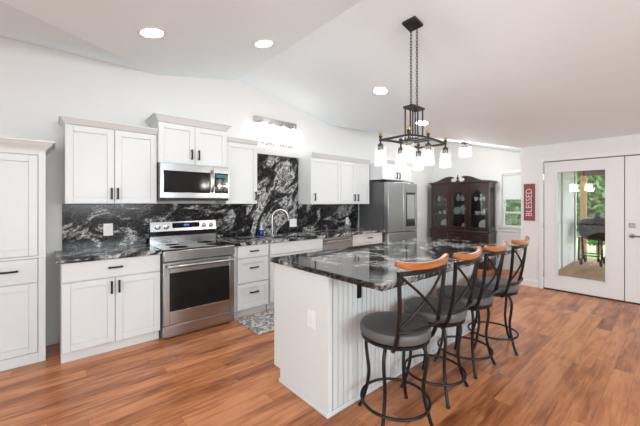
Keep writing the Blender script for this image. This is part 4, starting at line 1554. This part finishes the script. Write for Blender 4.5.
def jug(y, zs, r, h, m, label):
    x = DX - 0.03
    root = thing('pitcher', label, 'pitcher', (x, y, zs), 'china in the cabinet')
    z = zs + 0.0008
    MB().lathe([(0.0, z), (r * 0.7, z), (r, z + h * 0.35), (r * 0.85, z + h * 0.65), (r * 0.5, z + h * 0.82), (r * 0.62, z + h), (r * 0.5, z + h), (r * 0.4, z + h * 0.84), (0.0, z + h * 0.8)], (x, y, 0), 24, close=True).build('body', m, root)
    MB().tube([(x, y - r * 0.5, z + h * 0.9), (x, y - r * 1.3, z + h * 0.8), (x, y - r * 1.3, z + h * 0.5), (x, y - r * 0.9, z + h * 0.35)], 0.006, 6).build('handle', m, root)
L, C_, Q = [(bd[i] + bd[i + 1]) / 2 for i in range(3)]
# left door: top, middle, bottom
jug(L + 0.10, SH[2], 0.036, 0.12, 'porcelain', 'white jug at the left of the top shelf behind the left glass door')
cup(L - 0.005, SH[2], 0.042, 0.075, 'pinkware', 'rose red cup on the top shelf behind the left glass door')
cup(L - 0.09, SH[2], 0.036, 0.06, 'porcelain', 'small white cup on the top shelf behind the left glass door')
cup(L + 0.07, SH[1], 0.036, 0.06, 'porcelain', 'white cup at the left of the middle shelf behind the left glass door')
cup(L - 0.06, SH[1], 0.045, 0.085, 'porcelain', 'larger white cup at the right of the middle shelf behind the left glass door')
cup(L + 0.10, SH[0], 0.035, 0.06, 'porcelain', 'small white cup on the bottom shelf behind the left glass door')
plate(L - 0.03, SH[0], 0.105, 'porcelain', 'white plate standing on the bottom shelf behind the left glass door')
# centre door
jug(C_ + 0.065, SH[2], 0.045, 0.15, 'celadon', 'pale green jug on the top shelf behind the centre glass door')
jug(C_ - 0.04, SH[2], 0.048, 0.17, 'porcelain', 'tall white jug on the top shelf behind the centre glass door')
plate(C_ + 0.07, SH[1], 0.085, 'celadon', 'smaller pale blue plate on the middle shelf behind the centre glass door', DX - 0.05)
plate(C_ - 0.055, SH[1], 0.110, 'celadon', 'larger pale blue plate on the middle shelf behind the centre glass door')
cup(C_ + 0.085, SH[0], 0.055, 0.05, 'porcelain', 'shallow white bowl on the bottom shelf behind the centre glass door', None, False)
jug(C_ - 0.055, SH[0], 0.048, 0.13, 'porcelain', 'white jug on the bottom shelf behind the centre glass door')
# right door
cup(Q + 0.09, SH[2], 0.04, 0.08, 'porcelain', 'white cup at the left of the top shelf behind the right glass door')
jug(Q - 0.005, SH[2], 0.032, 0.11, 'celadon', 'small pale green jug mid top shelf behind the right glass door')
jug(Q - 0.095, SH[2], 0.050, 0.14, 'porcelain', 'white jug at the right of the top shelf behind the right glass door')
cup(Q + 0.06, SH[1], 0.058, 0.075, 'porcelain', 'wide white cup on the middle shelf behind the right glass door')
jug(Q - 0.075, SH[1], 0.062, 0.13, 'porcelain', 'round white jug on the middle shelf behind the right glass door')
cup(Q + 0.05, SH[0], 0.055, 0.05, 'porcelain', 'low white bowl on the bottom shelf behind the right glass door', None, False)
plate(Q - 0.065, SH[0], 0.115, 'porcelain', 'white plate standing on the bottom shelf behind the right glass door')

# ------------------------------------------------------------------ porch and garden beyond the glass door
struct(MB().box(XD + 0.151, 10.3, -2.2, YN - 0.086, -0.10, -0.012).build('porch_deck', 'deck', smooth=False))
struct(MB().box(XF + 0.101, 40, -25, 25, -0.62, -0.45).build('ground', 'grass', smooth=False))
# porch side wall in lap siding (profile visible along its end)
mb = MB()
prof = []
z = -0.05
lap = 0.115
while z < 2.35:
    prof += [(YN - 0.100, z), (YN - 0.087, z + lap - 0.002)]
    z += lap
prof = prof + [(YN + 0.0, 2.35), (YN + 0.0, -0.05)]
mb.prism(prof, 'x', XF + 0.101, 9.62)
struct(mb.build('porch_side_wall', 'siding', smooth=False))
mb = MB()
mb.box(8.30, 8.42, YN - 0.125, YN - 0.1005, 0.0, 2.2)
mb.box(9.52, 9.62, YN - 0.125, YN - 0.1005, -0.012, 2.3)
struct(mb.build('trim_3', 'siding', smooth=False))
struct(MB().box(XD + 0.152, 10.35, -2.2, YN - 0.126, 2.36, 2.44).build('porch_ceiling', 'beam', smooth=False))
tag(MB().box(9.98, 10.12, -2.2, YN - 0.13, 2.05, 2.355).build('porch_beam', 'beam', None, org=(10.05, 0, 2.05)), 'dark brown wooden beam along the porch roof edge', 'beam')
tag(MB().box(9.98, 10.12, 1.545, 1.655, -0.011, 2.049).build('porch_post', 'cedar', None, org=(10.05, 1.6, -0.011), bevel=0.004), 'square cedar post at the corner of the porch deck', 'post')

# grill
GX, GY = 9.35, 1.26
gr = thing('barbecue_grill', 'black barrel barbecue grill on wheeled legs standing on the porch deck', 'grill', (GX, GY, -0.012))
GA, GB = GY - 0.42, GY + 0.32
def barrel(upper):
    m_ = MB()
    yc_, hl, rr_ = (GA + GB) / 2, (GB - GA) / 2, 0.28
    prof = []
    for i in range(25):
        t_ = -PI / 2 + PI * i / 24
        cc, ss = max(math.cos(t_), 0.0), math.sin(t_)
        prof.append((rr_ * cc ** 0.62, hl * math.copysign(abs(ss) ** 0.8, ss)))
    m_.lathe(prof, (GX, yc_, 0.80), 28, 'y', close=True)
    geom = m_.bm.verts[:] + m_.bm.edges[:] + m_.bm.faces[:]
    zc = 0.802 if upper else 0.798
    bmesh.ops.bisect_plane(m_.bm, geom=geom, plane_co=(0, 0, zc), plane_no=(0, 0, 1), clear_inner=upper, clear_outer=not upper)
    ed = [e for e in m_.bm.edges if len(e.link_faces) == 1 and abs(e.verts[0].co.z - zc) < 1e-4]
    bmesh.ops.holes_fill(m_.bm, edges=ed)
    return m_
barrel(False).build('firebox', 'grill', gr)
lid = barrel(True).build('lid', 'grill', gr)
mb = MB()
mb.tube([(GX - 0.262, GY - 0.25, 0.90), (GX - 0.31, GY - 0.25, 0.91), (GX - 0.31, GY + 0.16, 0.91), (GX - 0.262, GY + 0.16, 0.90)], 0.012, 8)
mb.build('lid_handle', 'grill', lid)
mb = MB()
mb.lathe([(0.06, 1.05), (0.055, 1.12), (0.085, 1.125), (0.05, 1.16)], (GX + 0.02, GY - 0.02, 0), 16)
mb.build('smoke_stack', 'grill', lid)
MB().box(GX - 0.46, GX - 0.285, GA + 0.06, GB - 0.04, 0.775, 0.80).build('front_shelf', 'grill', gr)
for y in (GY - 0.06, GY + 0.28):
    for s in (-1, 1):
        MB().tube([(GX + s * 0.15, y, 0.60), (GX + s * 0.24, y, 0.08)], 0.022, 8).build('leg', 'grill', gr)
mb = MB()
mb.tube([(GX - 0.225, GY + 0.28, 0.2), (GX - 0.225, GY - 0.06, 0.2)], 0.012, 8)
mb.tube([(GX + 0.225, GY + 0.28, 0.2), (GX + 0.225, GY - 0.06, 0.2)], 0.012, 8)
mb.build('brace', 'grill', gr)
for y in (GY + 0.28, GY - 0.06):
    for s in (-1, 1):
        MB().lathe([(0.03, -0.022), (0.072, -0.022), (0.078, -0.01), (0.078, 0.01), (0.072, 0.022), (0.03, 0.022)], (GX + s * 0.24, y - 0.045, 0.067), 20, 'y').build('wheel', 'rubber', gr)

# hedge and shrubs
def foliage(name, label, cx, cy, cz, rx, ry, rz, n, seed, cat='shrub', group=None):
    rnd = random.Random(seed)
    mb = MB()
    bm = mb.bm
    for i in range(n):
        while True:
            p = Vector((rnd.uniform(-1, 1), rnd.uniform(-1, 1), rnd.uniform(-1, 1)))
            if 0.45 < p.length < 1.0:
                break
        c = Vector((cx + p.x * rx, cy + p.y * ry, cz + p.z * rz))
        s = rnd.uniform(0.08, 0.16)
        a = Vector((rnd.uniform(-1, 1), rnd.uniform(-1, 1), rnd.uniform(-1, 1))).normalized()
        b = a.cross(Vector((rnd.uniform(-1, 1), rnd.uniform(-1, 1), rnd.uniform(-1, 1)))).normalized()
        vs = [bm.verts.new(c + a * s), bm.verts.new(c + b * s * 0.45), bm.verts.new(c - a * s), bm.verts.new(c - b * s * 0.45)]
        bm.faces.new(vs)
    root = thing(name, label, cat, (cx, cy, -0.45), group)
    mb.build('leaves', 'leaf', root, smooth=False)
    MB().lathe([(0.07, -0.45), (0.05, cz)], (cx, cy, 0), 10).build('trunk', 'cedar', root)
foliage('garden_tree', 'leafy green tree beyond the porch, right behind the grill', 15.2, 2.0, 1.9, 1.2, 1.1, 2.1, 7000, 1, 'tree', 'trees behind the porch')
foliage('garden_tree', 'leafy green tree beyond the porch, left behind the cedar post', 16.0, 4.5, 1.9, 1.2, 1.2, 2.0, 3000, 2, 'tree', 'trees behind the porch')
foliage('garden_tree', 'leafy green tree at the right edge of the patio door glass', 15.4, -0.5, 1.6, 1.2, 1.2, 1.9, 3000, 3, 'tree', 'trees behind the porch')
foliage('garden_shrub', 'green shrub outside the small dining nook window', 11.6, 3.9, 0.9, 0.8, 1.0, 1.2, 3500, 4)
